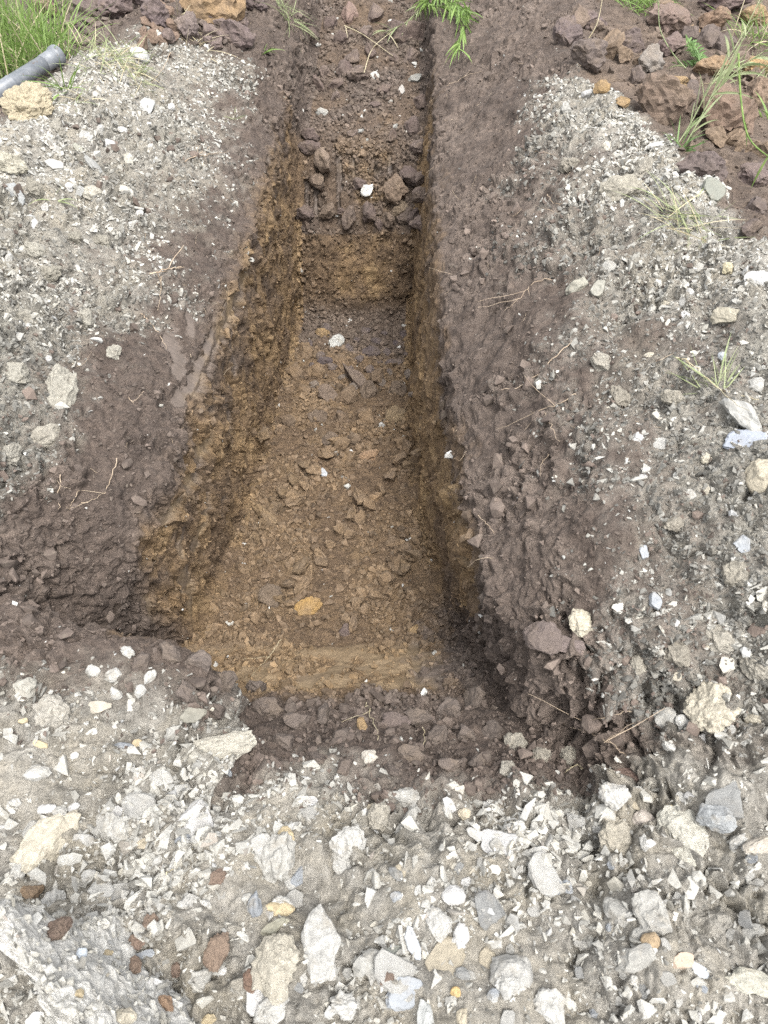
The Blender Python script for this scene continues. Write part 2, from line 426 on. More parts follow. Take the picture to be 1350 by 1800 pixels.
# --- smears and grooves left by the bucket: strips on the wall between two points
smear = np.zeros(len(P), np.float32); groove = np.zeros(len(P), np.float32)
STRIPS = [((438, 480), (395, 570), 20, .016), ((395, 570), (345, 680), 22, .016), ((352, 660), (315, 700), 12, .006), ((372, 765), (335, 850), 18, .014), ((330, 850), (290, 920), 16, .014), ((400, 720), (410, 780), 14, .012), ((365, 880), (350, 960), 14, .010), ((390, 700), (402, 760), 12, .012), ((375, 690), (365, 740), 9, .008),
          ((330, 1010), (345, 1080), 20, .012), ((395, 850), (380, 905), 9, .008), ((298, 570), (316, 655), 17, .004), ((326, 530), (342, 590), 11, .004), ((215, 1060), (185, 1100), 18, .008), ((260, 1050), (268, 1095), 10, .006),
          ((330, 930), (325, 975), 10, .010), ((800, 920), (822, 985), 11, .012), ((430, 350), (480, 330), 5, .005), ((475, 280), (490, 330), 7, .008),  ((410, 610), (412, 650), 12, .006), ((600, 1172), (540, 1200), 24, .004), ((725, 1130), (735, 1205), 15, .010), ((670, 1165), (640, 1170), 14, .004), ((470, 1165), (440, 1210), 15, .005),
          ((595, 275), (597, 330), 5, .02), ((620, 278), (622, 305), 5, .02), ((660, 275), (662, 300), 5, .02), ((685, 272), (686, 300), 5, .02), ((555, 325), (556, 370), 6, .02), ((540, 320), (541, 365), 5, .02), ((592, 250), (596, 390), 4, .015)]
for (a, b, wpx, dep) in STRIPS:
    ha, hb = hit(*a), hit(*b)
    if not ha or not hb: continue
    A, B = np.array(ha[0]), np.array(hb[0]); t = (ha[2] + hb[2]) / 2; wid = wpx * t / FPX
    mid = (A + B) / 2; R_ = np.linalg.norm(B - A) / 2 + wid * 2 + .02
    idx = np.where(((P - mid) ** 2).sum(1) < R_ * R_)[0]
    if len(idx) == 0: continue
    q = P[idx] - A; ab = B - A; u = np.clip((q @ ab) / (ab @ ab), 0, 1)
    dd = np.linalg.norm(q - u[:, None] * ab, axis=1) + nb3[idx] * wid * .7 + nb2[idx] * wid * .4
    wgt = sstep(wid * 1.05, wid * .72, dd)
    if wpx > 40: wgt = wgt * .45
    smear[idx] = np.maximum(smear[idx], wgt)
    groove[idx] = np.maximum(groove[idx], wgt * dep)

smear = np.maximum(smear, ledge * sstep(-.12, .12, nb2 + .06) * .8).astype(np.float32)
# --- relief
print('verts', len(P))
fade = sstep(0, .6, np.minimum.reduce([5.4 - np.abs(xx), yy - Y0, Y1 - yy]))
slope_wall = 1 - np.abs(N[:, 2])                                # 1 on walls
Pw = P * np.array([1, 1, .55], np.float32)                      # lumps on the walls are drawn out downwards
big = fbm(P * 2.3 + 9, 3) * (.035 * (gravel * 1.5 + .4) * (1 - clay_zone * .6))
med = fbm(P * 8.5 + 2, 3) * (.022 + .012 * gravel + .012 * behind_r + .012 * behind_l)
WARP = np.stack([nb2, nb3, perlin(P * 18 + 77)], 1) * .55
f1, f2, _ = worley(Pw * 15 + 4 + WARP, True); l1 = np.clip(f2 - f1, 0, .6) - .22
g1, id1 = worley(P * 46 + WARP * 1.3); l2 = .45 - g1
h1, id2 = worley(P * 105 + 8 + WARP); l3 = .45 - h1
m1, idm = worley(P * 25 + 61 + WARP * 1.2); lm = .45 - m1
grain = fbm(P * 62 + 7, 4, .75)
cellv = .45 * ((id2 * 37) % 101) / 101 + .35 * ((id1 * 53) % 97) / 97 + .2 * ((idm * 29) % 89) / 89
rid = 1 - np.abs(fbm(Pw * 22 + 13, 3))
rough_patch = np.clip(.75 + 1.5 * nb + .5 * nb2, .15, 1.7)
dk = dark * (1 - gravel) * ((SS < 5) | (SS > 6)) * (yy < 5.5)
dkr = dk * (SS > 6) * (yy > 1.2)
mouth = sstep(.5, .62, yy) * sstep(1.05, .95, yy) * (SS > 4.5) * (SS < 7.6)
SPC = np.maximum(np.linalg.norm(np.gradient(BASE, axis=0), axis=-1), np.linalg.norm(np.gradient(BASE, axis=1), axis=-1)).ravel()
def att(cell): return np.clip(1.25 - SPC / (cell * .45), 0, 1)
wallc = clay_zone * sstep(.35, .7, slope_wall)                       # upright clay
walld = dk * sstep(.2, .5, slope_wall) * (SS < 5)
crum = np.clip(.5 + 1.6 * nb + .6 * nb2, .1, 1.2)                     # where the cut face has crumbled
_, idb = worley(P * np.array([9, 9, 5.5], np.float32) + 23 + WARP * .8)
_, idc = worley(P * np.array([22, 22, 12], np.float32) + 3 + WARP)
blocks = (((idb * 61) % 103) / 103 - .5) * .034 + (((idc * 43) % 107) / 107 - .5) * .014
A1 = (.022 + .032 * gravel) * (1 - .1 * dkr) * rough_patch * (1 - .6 * wallc) * (1 + .7 * dk)
AM = (.016 + .026 * gravel) * (1 - .1 * dkr) * rough_patch * (1 - .5 * wallc * (1 - crum)) * (1 + .9 * dk)
A2 = (.018 + .006 * gravel + .004 * (onfloor > .5)) * (1 - .05 * dkr) * (.5 + .6 * rough_patch) * (1 - .6 * wallc * (1 - crum))
A1 = A1 * (1 + 1.3 * mouth); AM = AM * (1 + 1.2 * mouth)
A3 = .0085
grain = perlin(P * 60 + 7) * .006 * att(.017) + perlin(P * 130 + 9) * .004 * att(.008)
d_ = big + med + l1 * A1 * att(.067) + lm * AM * att(.04) + l2 * A2 * att(.022) + l3 * A3 * att(.0095) + grain + (rid - .75) * .012 * (slope_wall + .2) * att(.03)
d_ = d_ + blocks * (wallc + .35 * walld) * att(.05)
# ruts run down the topsoil slope
d_ = d_ + (fbm(P * np.array([7, 24, 7], np.float32), 2) * .006 * att(.03) + fbm(P * 15 + 5, 2) * .008) * dkr
strk = fbm(P * np.array([26, 26, 2.6], np.float32), 3) * .018 * att(.03) * sstep(.45, .8, slope_wall) * (clay_zone + .25)
shelf = 0 * (np.floor((P[:, 2] + .09 * nb + .5 * xx * 0) * 7 + 3 * nb2) % 2) * .006 * sstep(.6, .9, slope_wall) * clay_zone
d_ = d_ + strk + shelf
farm = farw * .35
smooth_amt = np.clip(np.maximum(smear * .93, farm), 0, 1)
d_ = (big + med * .5) * smooth_amt * .8 + d_ * (1 - smooth_amt) - groove * 1.3
# striations inside the smears
d_ += smear * .0006 * np.sin((xx * .6 + yy * 1.0 + P[:, 2] * .8) * 300 + 6 * nb2)
# teeth marks down the far end wall
teeth = ((onfloor > .5) & (yy > 4.2) & (yy < 4.56)) * (np.abs(((xx + .02 * nb) / .085) % 1 - .5) - .25) * .05
d_ += teeth * sstep(4.2, 4.26, yy) * sstep(4.58, 4.5, yy)
P = P + N * (d_ * fade)[:, None]
# crumbled ledge overhanging the smooth lower end wall
GRID = P.reshape(NROW, NC, 3)
NF = normals(GRID).reshape(-1, 3).astype(np.float32)
edge_t = sstep(0, .5, np.minimum.reduce([5.5 - np.abs(xx), yy - Y0, Y1 - yy]))
P[:, 2] = P[:, 2] * edge_t + .05 * (1 - edge_t)
GRID = P.reshape(NROW, NC, 3)
MIXW = np.stack([gravel, dark, clay, smear], 1)

col_edge = np.concatenate([[0], np.cumsum(SEG)])
def band(name, c0, c1, r0, r1, label, cat):
    sub = GRID[r0:r1 + 1, c0:c1 + 1]; r, c = sub.shape[:2]
    idx = np.arange(r * c).reshape(r, c)
    F = np.stack([idx[:-1, :-1], idx[:-1, 1:], idx[1:, 1:], idx[1:, :-1]], -1).reshape(-1, 4)
    me = mesh_from(name, sub.reshape(-1, 3), F, None, M['soil'], False)
    point_color(me, 'mixw', MIXW.reshape(NROW, NC, 4)[r0:r1 + 1, c0:c1 + 1].reshape(-1, 4))
    cb = me.attributes.new('fines', 'FLOAT', 'POINT'); cb.data.foreach_set('value', np.ascontiguousarray(fines.reshape(NROW, NC)[r0:r1 + 1, c0:c1 + 1].ravel(), np.float32))
    ca = me.attributes.new('cell', 'FLOAT', 'POINT'); ca.data.foreach_set('value', np.ascontiguousarray(cellv.reshape(NROW, NC)[r0:r1 + 1, c0:c1 + 1].ravel(), np.float32))
    return tag(link(name, me), label, cat, kind='structure')
rn = int(np.searchsorted(YR, 0.98)); rfw = int(np.searchsorted(YR, 4.06)); rl = NROW - 1
band('ground_front', 0, NC - 1, 0, rn, 'rubbly grey ground in front of the trench mouth', 'ground')
band('bank_left', 0, col_edge[3], rn, rl, 'grey gravelly spoil bank on the left of the trench', 'bank')
band('trench_wall_left', col_edge[3], col_edge[5], rn, rl, 'left trench wall of dark topsoil over ochre clay', 'trench wall')
band('trench_floor', col_edge[5], col_edge[6], rn, rfw, 'crumbly brown trench floor', 'trench floor')
band('trench_wall_end', col_edge[5], col_edge[6], rfw, rl, 'far end wall of the trench with bucket teeth marks', 'trench wall')
band('trench_wall_right', col_edge[6], col_edge[8], rn, rl, 'right trench wall of clay under a long topsoil slope', 'trench wall')
band('bank_right', col_edge[8], NC - 1, rn, rl, 'grey gravelly spoil bank on the right of the trench', 'bank')
# the land around, out to the horizon
ix, iy0, iy1, o_ = 5.45, Y0 + .05, Y1 - .05, 900
ringV = [(-ix, iy0, .035), (ix, iy0, .035), (ix, iy1, .035), (-ix, iy1, .035), (-o_, -o_, 0), (o_, -o_, 0), (o_, o_, 0), (-o_, o_, 0)]
me = mesh_from('ground', np.array(ringV), np.array([(4, 5, 1, 0), (5, 6, 2, 1), (6, 7, 3, 2), (7, 4, 0, 3)]), None, M['soil'])
point_color(me, 'mixw', np.tile([0, .6, .1, 0], (8, 1)))
tag(link('ground', me), 'open ground reaching away around the trench', 'ground', kind='structure')
BV = bvh_of(GRID, 3)

# ------------------------------------------------------------------ loose gravel and crumbs (uncountable): joined little hulls
def hull(seed, n, flat):
    rg = np.random.default_rng(seed); bm = bmesh.new()
    for _ in range(n):
        v = rg.normal(size=3); v /= np.linalg.norm(v); v *= rg.uniform(.8, 1.0)
        bm.verts.new((v[0] * rg.uniform(.85, 1.1), v[1] * .8, v[2] * flat))
    r = bmesh.ops.convex_hull(bm, input=bm.verts)
    loose = [v for v in bm.verts if not v.link_faces]
    bmesh.ops.delete(bm, geom=loose, context='VERTS')
    bmesh.ops.triangulate(bm, faces=bm.faces); bm.verts.index_update()
    V = np.array([v.co[:] for v in bm.verts], np.float32); F = np.array([[v.index for v in f.verts] for f in bm.faces], np.int32)
    bm.free(); return V, F
CHIPS = [hull(100 + i, 7, f) for i, f in enumerate([.22, .3, .35, .42, .5, .3, .25, .6])]
LUMPS = [hull(200 + i, 8, f) for i, f in enumerate([.7, .85, .6, .9, .75, .8])]
ROUND = [hull(400 + i, 12, f) for i, f in enumerate([.8, .95, .7, .85])]
TINY = [hull(300 + i, 5, f) for i, f in enumerate([.7, .85, .6, .9])]

gx = np.linalg.norm(np.cross(np.gradient(GRID, axis=1), np.gradient(GRID, axis=0)), axis=-1).ravel()
PX, PY, DEP = project(P)
inview = (PX > -450) & (PX < 1830) & (PY > -250) & (PY < 2400) & (DEP > .4)

def rotmats(n, nor, tilt, rg):
    z = nor + rg.normal(size=(n, 3)) * tilt; z /= np.linalg.norm(z, axis=1)[:, None]
    a = rg.normal(size=(n, 3)); x = a - (a * z).sum(1)[:, None] * z; x /= np.linalg.norm(x, axis=1)[:, None]
    y = np.cross(z, x); return np.stack([x, y, z], -1)
def scatter(name, label, weight, n, protos, smin, smax, expo, palette, jitter, tilt, sink, seed, cat, src=None):
    sink = sink - .12
    rg = np.random.default_rng(seed)
    if src is not None:
        i = rg.choice(len(src[0]), n); P, NF, DEP = src[0], src[1], np.full(len(src[0]), 1.7)
    else:
        P, NF, DEP = globals()['P'], globals()['NF'], globals()['DEP']
        p = weight * gx * inview; p = p / p.sum(); i = rg.choice(len(P), n, p=p)
    sz = smin * (1 + .35 * DEP[i]) * (1 - rg.random(n)) ** (-1 / expo); sz = np.minimum(sz, smax * rg.uniform(.6, 1, n))
    base = P[i] + rg.normal(size=(n, 3)) * .003
    R_ = rotmats(n, NF[i], tilt, rg)
    anis = rg.uniform(.7, 1.25, (n, 3))
    C = palette(i, rg)
    C = C * (1 + jitter * rg.normal(size=(n, 1))).clip(.45, 1.8)
    which = rg.integers(0, len(protos), n)
    Vs, Fs, Cs, off = [], [], [], 0
    for k, (V, F) in enumerate(protos):
        m = np.where(which == k)[0]
        if len(m) == 0: continue
        W = V[None] * anis[m][:, None, :] * sz[m][:, None, None]
        W = np.einsum('nij,nvj->nvi', R_[m], W) + (base[m] + NF[i[m]] * (sz[m] * sink)[:, None])[:, None, :]
        Vs.append(W.reshape(-1, 3)); nv = len(V)
        Fs.append((F[None] + (np.arange(len(m)) * nv)[:, None, None] + off).reshape(-1, 3)); off += nv * len(m)
        Cs.append(np.repeat(np.concatenate([C[m], np.ones((len(m), 1))], 1), nv, 0))
    me = mesh_from(name, np.concatenate(Vs), None, np.concatenate(Fs), M['grit'])
    point_color(me, 'tint', np.concatenate(Cs))
    return tag(link(name, me), label, cat, kind='stuff')
PAL = np.array([(.33, .325, .30), (.40, .393, .365), (.29, .28, .25), (.46, .452, .425), (.27, .272, .267), (.31, .32, .332), (.36, .335, .275), (.42, .36, .26), (.17, .13, .105)])
PALP = np.array([.29, .18, .22, .05, .10, .05, .08, .010, .02])
def pal_gravel(i, rg):
    u = rg.uniform(.4, .92, (len(i), 1)); return PAL[rg.choice(len(PAL), len(i), p=PALP)] * (1 - u) + np.array(GRAVEL_C) * 1.12 * u
def pal_soil(i, rg):
    d, c = dark[i][:, None], clay[i][:, None]
    b = np.array(BROWN_C) * (1 - c) + np.array(CLAY_C) * c
    dc = np.array(DARK_C) * (1 + .35 * fines[i][:, None])
    b = b * (1 - d) + dc * d
    st = rg.random(len(i)) < .010
    b[st] = PAL[rg.choice(4, st.sum())]
    return b * 1.08
patch = (1 - .72 * fines) * np.clip(.4 + 1.9 * fbm(P * 2.6 + 44, 3) + .5 * nb2 + .3 * nb3, .06, 1.5)
gv = gravel ** 1.2 * patch + .05 * sstep(.0, .25, gravel)
gs = np.clip(gravel * 1.3, 0, 1) * (1 - gravel * .25)
scatter('gravel', 'loose grey gravel and chips strewn over the left bank', gv * ((SS < 4) & (yy > .95)), 13000, CHIPS + LUMPS[:3], .0030, .024, 1.9, pal_gravel, .14, .35, -.02, 1, 'gravel')
scatter('gravel', 'loose grey gravel and chips strewn over the right bank', gv * ((SS > 7) & (yy > .8)), 11000, CHIPS + LUMPS[:3], .0030, .022, 1.9, pal_gravel, .14, .35, -.02, 2, 'gravel')
scatter('gravel', 'loose pale gravel and chips covering the ground in front of the trench', gv * (yy <= .95), 17000, CHIPS + LUMPS, .0036, .030, 1.7, pal_gravel, .14, .35, -.02, 3, 'gravel')
def pal_bank(i, rg): return np.array(GRAVEL_C) * (1 - .4 * fines[i][:, None]) * (1 - dark[i][:, None] * .35 * (1 - gravel[i][:, None])) * rg.uniform(.55, 1.25, (len(i), 1))
scatter('crumbs', 'lumpy grey crumbs of earth weathering out of both banks', gs * (yy > .75) * (.25 + fines), 13000, LUMPS[:4], .0045, .020, 2.0, pal_bank, .15, .6, -.1, 9, 'crumbs')
FINE = np.abs((NF * (P - np.array([0, 0, H], np.float32))).sum(1)) / np.linalg.norm(P - np.array([0, 0, H], np.float32), axis=1) / np.maximum(DEP, .5) ** 2 + .02
scatter('grit', 'fine grey grit and crumbs between the stones of the left bank', FINE * gs * ((SS < 5) & (yy > .95)), 24000, TINY, .0016, .011, 1.7, pal_bank, .22, .8, .3, 6, 'grit')
scatter('grit', 'fine grey grit and crumbs between the stones of the right bank', FINE * gs * ((SS > 6) & (yy > .7)), 24000, TINY, .0016, .011, 1.7, pal_bank, .22, .8, .3, 8, 'grit')
scatter('grit', 'fine grey grit and crumbs between the stones in front of the trench', FINE * gs * (yy <= .95), 18000, TINY, .0016, .010, 1.7, pal_bank, .22, .8, .3, 7, 'grit')
sw = (1 - gravel) * (1 - smear) * np.clip(.6 + 1.4 * nb, .1, 1.5)
scatter('soil_crumbs', 'brown clay crumbs littering the trench floor', sw * ((SS > 5) & (SS < 6) & (yy > .6) & (yy < 5.9)) * (1 - farw * .9), 13000, ROUND, .0032, .026, 1.8, pal_soil, .2, .8, .2, 4, 'crumbs')
swf = (1 - gravel * .8) * (1 - smear) * FINE
swr = (1 - gravel * .7) * (1 - smear) * np.clip(.25 + 1.8 * nb + .8 * nb2, .03, 1.6) * (FINE + .06 * (behind_r + behind_l) + .05 * (yy > 4.2)) * dark
scatter('soil_crumbs', 'rounded lumps of topsoil hanging on both trench sides and heaps', swr * ((SS <= 5) | (SS >= 6)) * (yy > .7), 9500, ROUND, .0036, .030, 1.55, pal_soil, .24, .8, .25, 17, 'crumbs')
scatter('soil_crumbs', 'fine crumbs of earth clinging to the left trench wall', swf * (SS <= 5) * (yy > .7), 32000, TINY, .0017, .013, 1.6, pal_soil, .2, .8, .25, 5, 'crumbs')
scatter('soil_crumbs', 'fine crumbs of earth clinging to the right trench wall', swf * (SS >= 6) * (yy > .7), 34000, TINY, .0017, .012, 1.6, pal_soil, .2, .8, .25, 15, 'crumbs')
scatter('soil_crumbs', 'fine crumbs covering the trench floor and end wall', swf * ((SS > 5) & (SS < 6) & (yy > .6)), 20000, TINY, .0017, .012, 1.6, pal_soil, .2, .8, .25, 16, 'crumbs')

# ------------------------------------------------------------------ single stones and clods
_ico = {}
def ico(n):
    if n not in _ico:
        bm = bmesh.new(); bmesh.ops.create_icosphere(bm, subdivisions=n, radius=1.0)
        bm.verts.index_update()
        _ico[n] = (np.array([v.co[:] for v in bm.verts], np.float32), np.array([[v.index for v in f.verts] for f in bm.faces], np.int32)); bm.free()
    return _ico[n]
def rock_shape(seed, style, sub=4):
    rg = np.random.default_rng(seed)
    V, F = ico(sub); V = V.copy(); D = V.copy()
    off = rg.uniform(-50, 50, 3)
    def cut(n, d):
        nonlocal V
        n = np.array(n, float); n /= np.linalg.norm(n); q = np.clip(V @ n - d, 0, None); V = V - q[:, None] * n
    if style == 'slab':                                    # flat angular plate
        for _ in range(9):
            a = rg.uniform(0, 2 * math.pi); cut((math.cos(a), math.sin(a), rg.normal() * .15), rg.uniform(.55, .88))
        cut((rg.normal() * .06, rg.normal() * .06, 1), .5); cut((rg.normal() * .06, rg.normal() * .06, -1), .5)
        V = V + D * (fbm(V * 2.2 + off, 5, .62) * .11)[:, None]
        V[:, 2] += .05 * np.floor(3 * perlin(V * 1.7 + off)) / 3
    elif style == 'rock':                                  # broken, angular
        for _ in range(13):
            n = rg.normal(size=3); cut(n, rg.uniform(.55, .85))
        V = V + D * (fbm(V * 2.0 + off, 5, .62) * .17)[:, None]
    elif style == 'round':                                 # worn pebble
        for _ in range(6): cut(rg.normal(size=3), rg.uniform(.72, .92))
        V = V + D * (fbm(V * 1.5 + off, 5, .6) * .13)[:, None]
    elif style == 'crumbly':                               # knobbly lump of bound grit
        for _ in range(7): cut(rg.normal(size=3), rg.uniform(.6, .9))
        f, _i = worley(V * 3.4 + off); g, _j = worley(V * 8 + off)
        V = V + D * (fbm(V * 1.6 + off, 3) * .22 + (.45 - f) * .26 + (.45 - g) * .11 + fbm(V * 9 + off, 3, .6) * .05)[:, None]
    else:                                                  # clod of earth: broken faces, crumbly skin
        for _ in range(14): cut(rg.normal(size=3), rg.uniform(.5, .85))
        V = V + D * (fbm(V * 1.3 + off, 2, .5) * .16 + fbm(V * 4.5 + off, 3, .65) * .11 + perlin(V * 15 + off) * .035 + (.45 - worley(V * 9 + off)[0]) * .05)[:, None]
    V /= np.abs(V).max(0)
    return V.astype(np.float32), F
RIGHT = Vector((1, 0, 0)); UPV = Vector((0, SP, CP)); VIEW = Vector((0, CP, -SP))
STYLE_MAT = {'slab': 'slate', 'rock': 'stone', 'round': 'stone', 'crumbly': 'greyclod', 'clod': 'clod'}
_rockmesh = {}
EXTRA = []
def put_rock(name, label, cat, px, py, wpx, hpx, ang, style, color, thick=None, face=.5, lift=.45, sub=4, seed=None, group=None, mat=None, share=None):
    h = hit(px, py, BV)
    for e in EXTRA:
        h2 = hit(px, py, e)
        if h2 is not None and h2[2] < h[2]: h = h2
    if h is None: return None
    loc, nor, t = h
    a, b = wpx * t / FPX / 2, hpx * t / FPX / 2
    if thick is None: thick = {'slab': .22, 'rock': .6, 'round': .6, 'crumbly': .65, 'clod': .7}[style]
    c = thick * math.sqrt(a * b)
    z = (nor * (1 - face) - ray(px, py).normalized() * face).normalized()
    th = math.radians(ang)
    x = RIGHT * math.cos(th) + UPV * math.sin(th); x = (x - z * x.dot(z)).normalized(); y = z.cross(x)
    if share is not None:
        key = (style, share)
        if key not in _rockmesh:
            V, F = rock_shape(share * 7 + 3, style, 4 if style == 'crumbly' else 3); _rockmesh[key] = mesh_from(name, V, None, F, M[mat or STYLE_MAT[style]], False)
        me = _rockmesh[key]; scl = (a, b, c)
    else:
        if sub == 4 and max(wpx, hpx) < 52: sub = 3
        V, F = rock_shape(seed if seed is not None else int(px * 31 + py), style, sub)
        me = mesh_from(name, V * np.array([a, b, c], np.float32), None, F, M[mat or STYLE_MAT[style]], False); scl = (1, 1, 1)
    o = link(name, me)
    m = Matrix((x, y, z)).transposed().to_4x4(); m.translation = loc + z * (c * lift)
    o.matrix_world = m @ Matrix.Diagonal((*scl, 1))
    o.color = (*[q * (.74 if (mat or STYLE_MAT[style]) not in ('clod', 'greyclod') else .95) for q in color], 1)
    return tag(o, label, cat, group)

USED_LABELS = set()
def near_label(base, px, py, handles):
    first = None
    for q in sorted(handles, key=lambda h: (h[0] - px) ** 2 + (h[1] - py) ** 2)[:9]:
        dx, dy = px - q[0], py - q[1]
        if abs(dx) > 2 * abs(dy): w_ = 'right of' if dx > 0 else 'left of'
        elif abs(dy) > 2 * abs(dx): w_ = 'below' if dy > 0 else 'above'
        else: w_ = ('below' if dy > 0 else 'above') + (' and right of' if dx > 0 else ' and left of')
        lb = f'{base} {w_} the {q[2]}'; first = first or lb
        if lb not in USED_LABELS: USED_LABELS.add(lb); return lb
    return first
FRONT_H = [(75, 1487, 'large oblong cream stone'), (568, 1665, 'tall flat pale stone'), (487, 1508, 'egg-shaped grey stone'), (612, 1478, 'pale twisted lump'), (715, 1405, 'long jagged grey stone'), (798, 1578, 'white rounded stone'), (712, 1742, 'blue slate plate'), (942, 1503, 'level oblong stone'),
           (1080, 1396, 'pale knobbly lump'), (1195, 1475, 'big pale clod'), (1262, 1440, 'dark flaking stone'), (1150, 1618, 'large grey stone'), (1228, 1707, 'pale blue chip'), (1312, 1728, 'long weathered stone'), (965, 1775, 'pale angular bottom stone'), (900, 1735, 'pale bottom lump'), (773, 1622, 'pale wedge-shaped stone'), (385, 1540, 'red-brown clod'), (218, 1315, 'blue oval pebble'), (395, 1302, 'overhanging grey flake'), (838, 1467, 'finger-shaped chip'), (1088, 1607, 'grey oval stone'), (490, 1600, 'tan yellow stone')]
FLOOR_H = [(602, 640, 'clod behind the tilted slab'), (573, 636, 'dark lump under the whitish stone'), (692, 640, 'dark flat lump'), (530, 1026, 'crumbled clod'), (733, 1110, 'ochre ledge clod'), (660, 876, 'small light brown clod'), (605, 843, 'dull grey chip'), (690, 738, 'square brown block'), (652, 803, 'orange-brown clod'), (578, 698, 'flat smeared slab'), (627, 675, 'tilted smeared slab'), (590, 605, 'whitish grey stone'), (568, 832, 'pale blue chip'), (470, 912, 'long aslant clod'), (478, 1052, 'dark rounded clod'), (540, 1070, 'bright ochre patch'), (690, 955, 'clod with a pale fleck'), (605, 1112, 'dark low clod'), (540, 620, 'rounded clod at the wall foot'), (655, 622, 'dark angular lump')]
FAR_H = [(647, 332, 'white wall stone'), (700, 340, 'large hanging clod'), (573, 285, 'left hanging clod'), (730, 385, 'right corner clod'), (545, 262, 'shelf clod'), (614, 30, 'rosy clod'), (657, 134, 'whitish far stone'), (730, 140, 'far slate piece'), (567, 199, 'grey shelf stone'), (690, 20, 'hanging weeds'), (545, 60, 'trailing grass')]
UL_H = [(327, 55, 'grey-brown clod'), (246, 99, 'pale crest stone'), (295, 72, 'clod with a hollow'), (420, 70, 'clod at the wall top'), (100, 18, 'reddish clod behind the grass'), (150, 32, 'big dark clod'), (375, 22, 'big ochre clod'), (280, 38, 'flat-faced clod'), (205, 22, 'smooth dark clod'), (440, 12, 'clod by the trench'), (100, 90, 'pipe end')]
UR_H = [(1165, 195, 'large brown block'), (1270, 225, 'large brown clod'), (1232, 305, 'dark clod under the brown one'), (1172, 45, 'clod under the green tuft'), (1098, 82, 'dark crumbly clod'), (1138, 115, 'grey crumbly clod'), (1318, 130, 'bright ochre clod'), (1235, 118, 'feathery weed'), (1328, 372, 'purple-dark clod'), (1250, 45, 'top right brown clod')]
BANKR_H = [(995, 1135, 'flat flake of earth'), (1020, 1096, 'cream knobbly lump'), (1255, 334, 'greenish slate plate'), (1067, 324, 'grey oval crest stone'), (1308, 735, 'layered slate stone'), (1304, 957, 'blue-grey angular chip'), (1328, 498, 'big light grey stone'), (1278, 555, 'tan angular block'), (1310, 778, 'shiny slate flake'), (1338, 838, 'tan rounded rock'), (1252, 1245, 'big cream rock'), (1150, 1055, 'upright slate chip'), (1018, 505, 'olive block'), (1132, 970, 'small slate chip'), (1269, 626, 'blue rounded chip')]
BANKL_H = [(28, 343, 'slate fragment with a tail'), (165, 290, 'slate blade'), (222, 337, 'pale oblong pebble'), (243, 287, 'round dark flake'), (258, 188, 'high slate plate'), (190, 255, 'middle slate plate'), (105, 690, 'overhanging grey bulge'), (48, 192, 'cracked cream lump')]
CREAM = (.46, .42, .335); LG = (.42, .41, .38); WHT = (.52, .51, .49); MG = (.36, .35, .32); DG = (.24, .24, .23); BLUE = (.28, .295, .31); LBLUE = (.41, .43, .45)
YEL = (.45, .37, .235); TAN = (.36, .27, .17); OLIVE = (.29, .275, .21); RED = (.16, .115, .09); DRK = (.10, .075, .066); BRN = (.17, .118, .072); OCH = (.25, .17, .085); GRC = (.27, .25, .21)
R = put_rock
# --- in front of the trench
R('stone', 'large oblong cream stone lying aslant, biggest stone near the crusted slab', 'stone', 75, 1487, 150, 82, 57, 'rock', CREAM, .5)
R('stone', 'tall flat pale grey stone, broad end up, beside the crusted slab', 'stone', 568, 1665, 80, 135, 4, 'slab', LG, .3, mat='stone', lift=.6)
R('stone', 'rough grey egg-shaped stone with a yellow stone behind it', 'stone', 487, 1508, 62, 92, -12, 'crumbly', MG, .6, mat='stone')
R('stone', 'yellow stone tucked behind the rough grey egg-shaped stone', 'stone', 502, 1475, 30, 44, 20, 'round', YEL)
R('stone', 'pale twisted lump of bound grit above the tall flat grey stone', 'stone', 612, 1478, 66, 60, 30, 'crumbly', LG, .6, mat='stone')
R('stone', 'small pale lump just below the pale twisted lump', 'stone', 600, 1512, 42, 52, 10, 'crumbly', LG, .5, mat='stone')
R('stone', 'long jagged grey stone at the top of the front gravel', 'stone', 715, 1405, 82, 40, -8, 'rock', MG, .6)
R('stone', 'grey splintered stone leaning up towards the trench', 'stone', 715, 1447, 64, 30, 55, 'slab', MG, .6, mat='stone')
R('stone', 'round brown-grey earthy lump left of the grey splintered stone', 'clod', 665, 1435, 52, 50, 0, 'crumbly', GRC)
R('stone', 'white rounded stone in the front gravel', 'stone', 798, 1578, 46, 36, -10, 'round', WHT)
R('slate', 'blue-grey flat slate plate with sharp corners beside the red-brown lump', 'slate', 712, 1742, 74, 56, 12, 'slab', BLUE, .25)
R('slate', 'long blue-grey slate splinter pointing down at the flat plate', 'slate', 727, 1655, 70, 26, -65, 'slab', LBLUE, .4)
R('slate', 'grey-green slate wedge left of the long blue splinter', 'slate', 690, 1675, 50, 24, 20, 'slab', (.31, .32, .28), .4)
R('clod', 'red-brown lump resting against the blue slate plate', 'clod', 680, 1718, 32, 46, 0, 'clod', RED)
R('stone', 'tan yellow flat stone at the crusted slab edge', 'stone', 490, 1600, 56, 27, 12, 'round', YEL, .5)
R('stone', 'olive flat chip under the tan yellow stone', 'stone', 482, 1632, 58, 26, 28, 'slab', OLIVE, .3)
R('stone', 'pale grey wedge-shaped stone above the slate splinters', 'stone', 773, 1622, 46, 60, 25, 'rock', LG)
R('stone', 'pale finger-shaped chip above the white rounded stone', 'stone', 838, 1467, 40, 20, -35, 'slab', LG, .5)
R('stone', 'pale grey oblong stone lying level in the right front gravel', 'stone', 942, 1503, 56, 28, 10, 'rock', LG)
R('stone', 'pale knobbly lump just below the reddish earth patch', 'stone', 1080, 1396, 56, 52, 10, 'crumbly', LG, mat='stone')
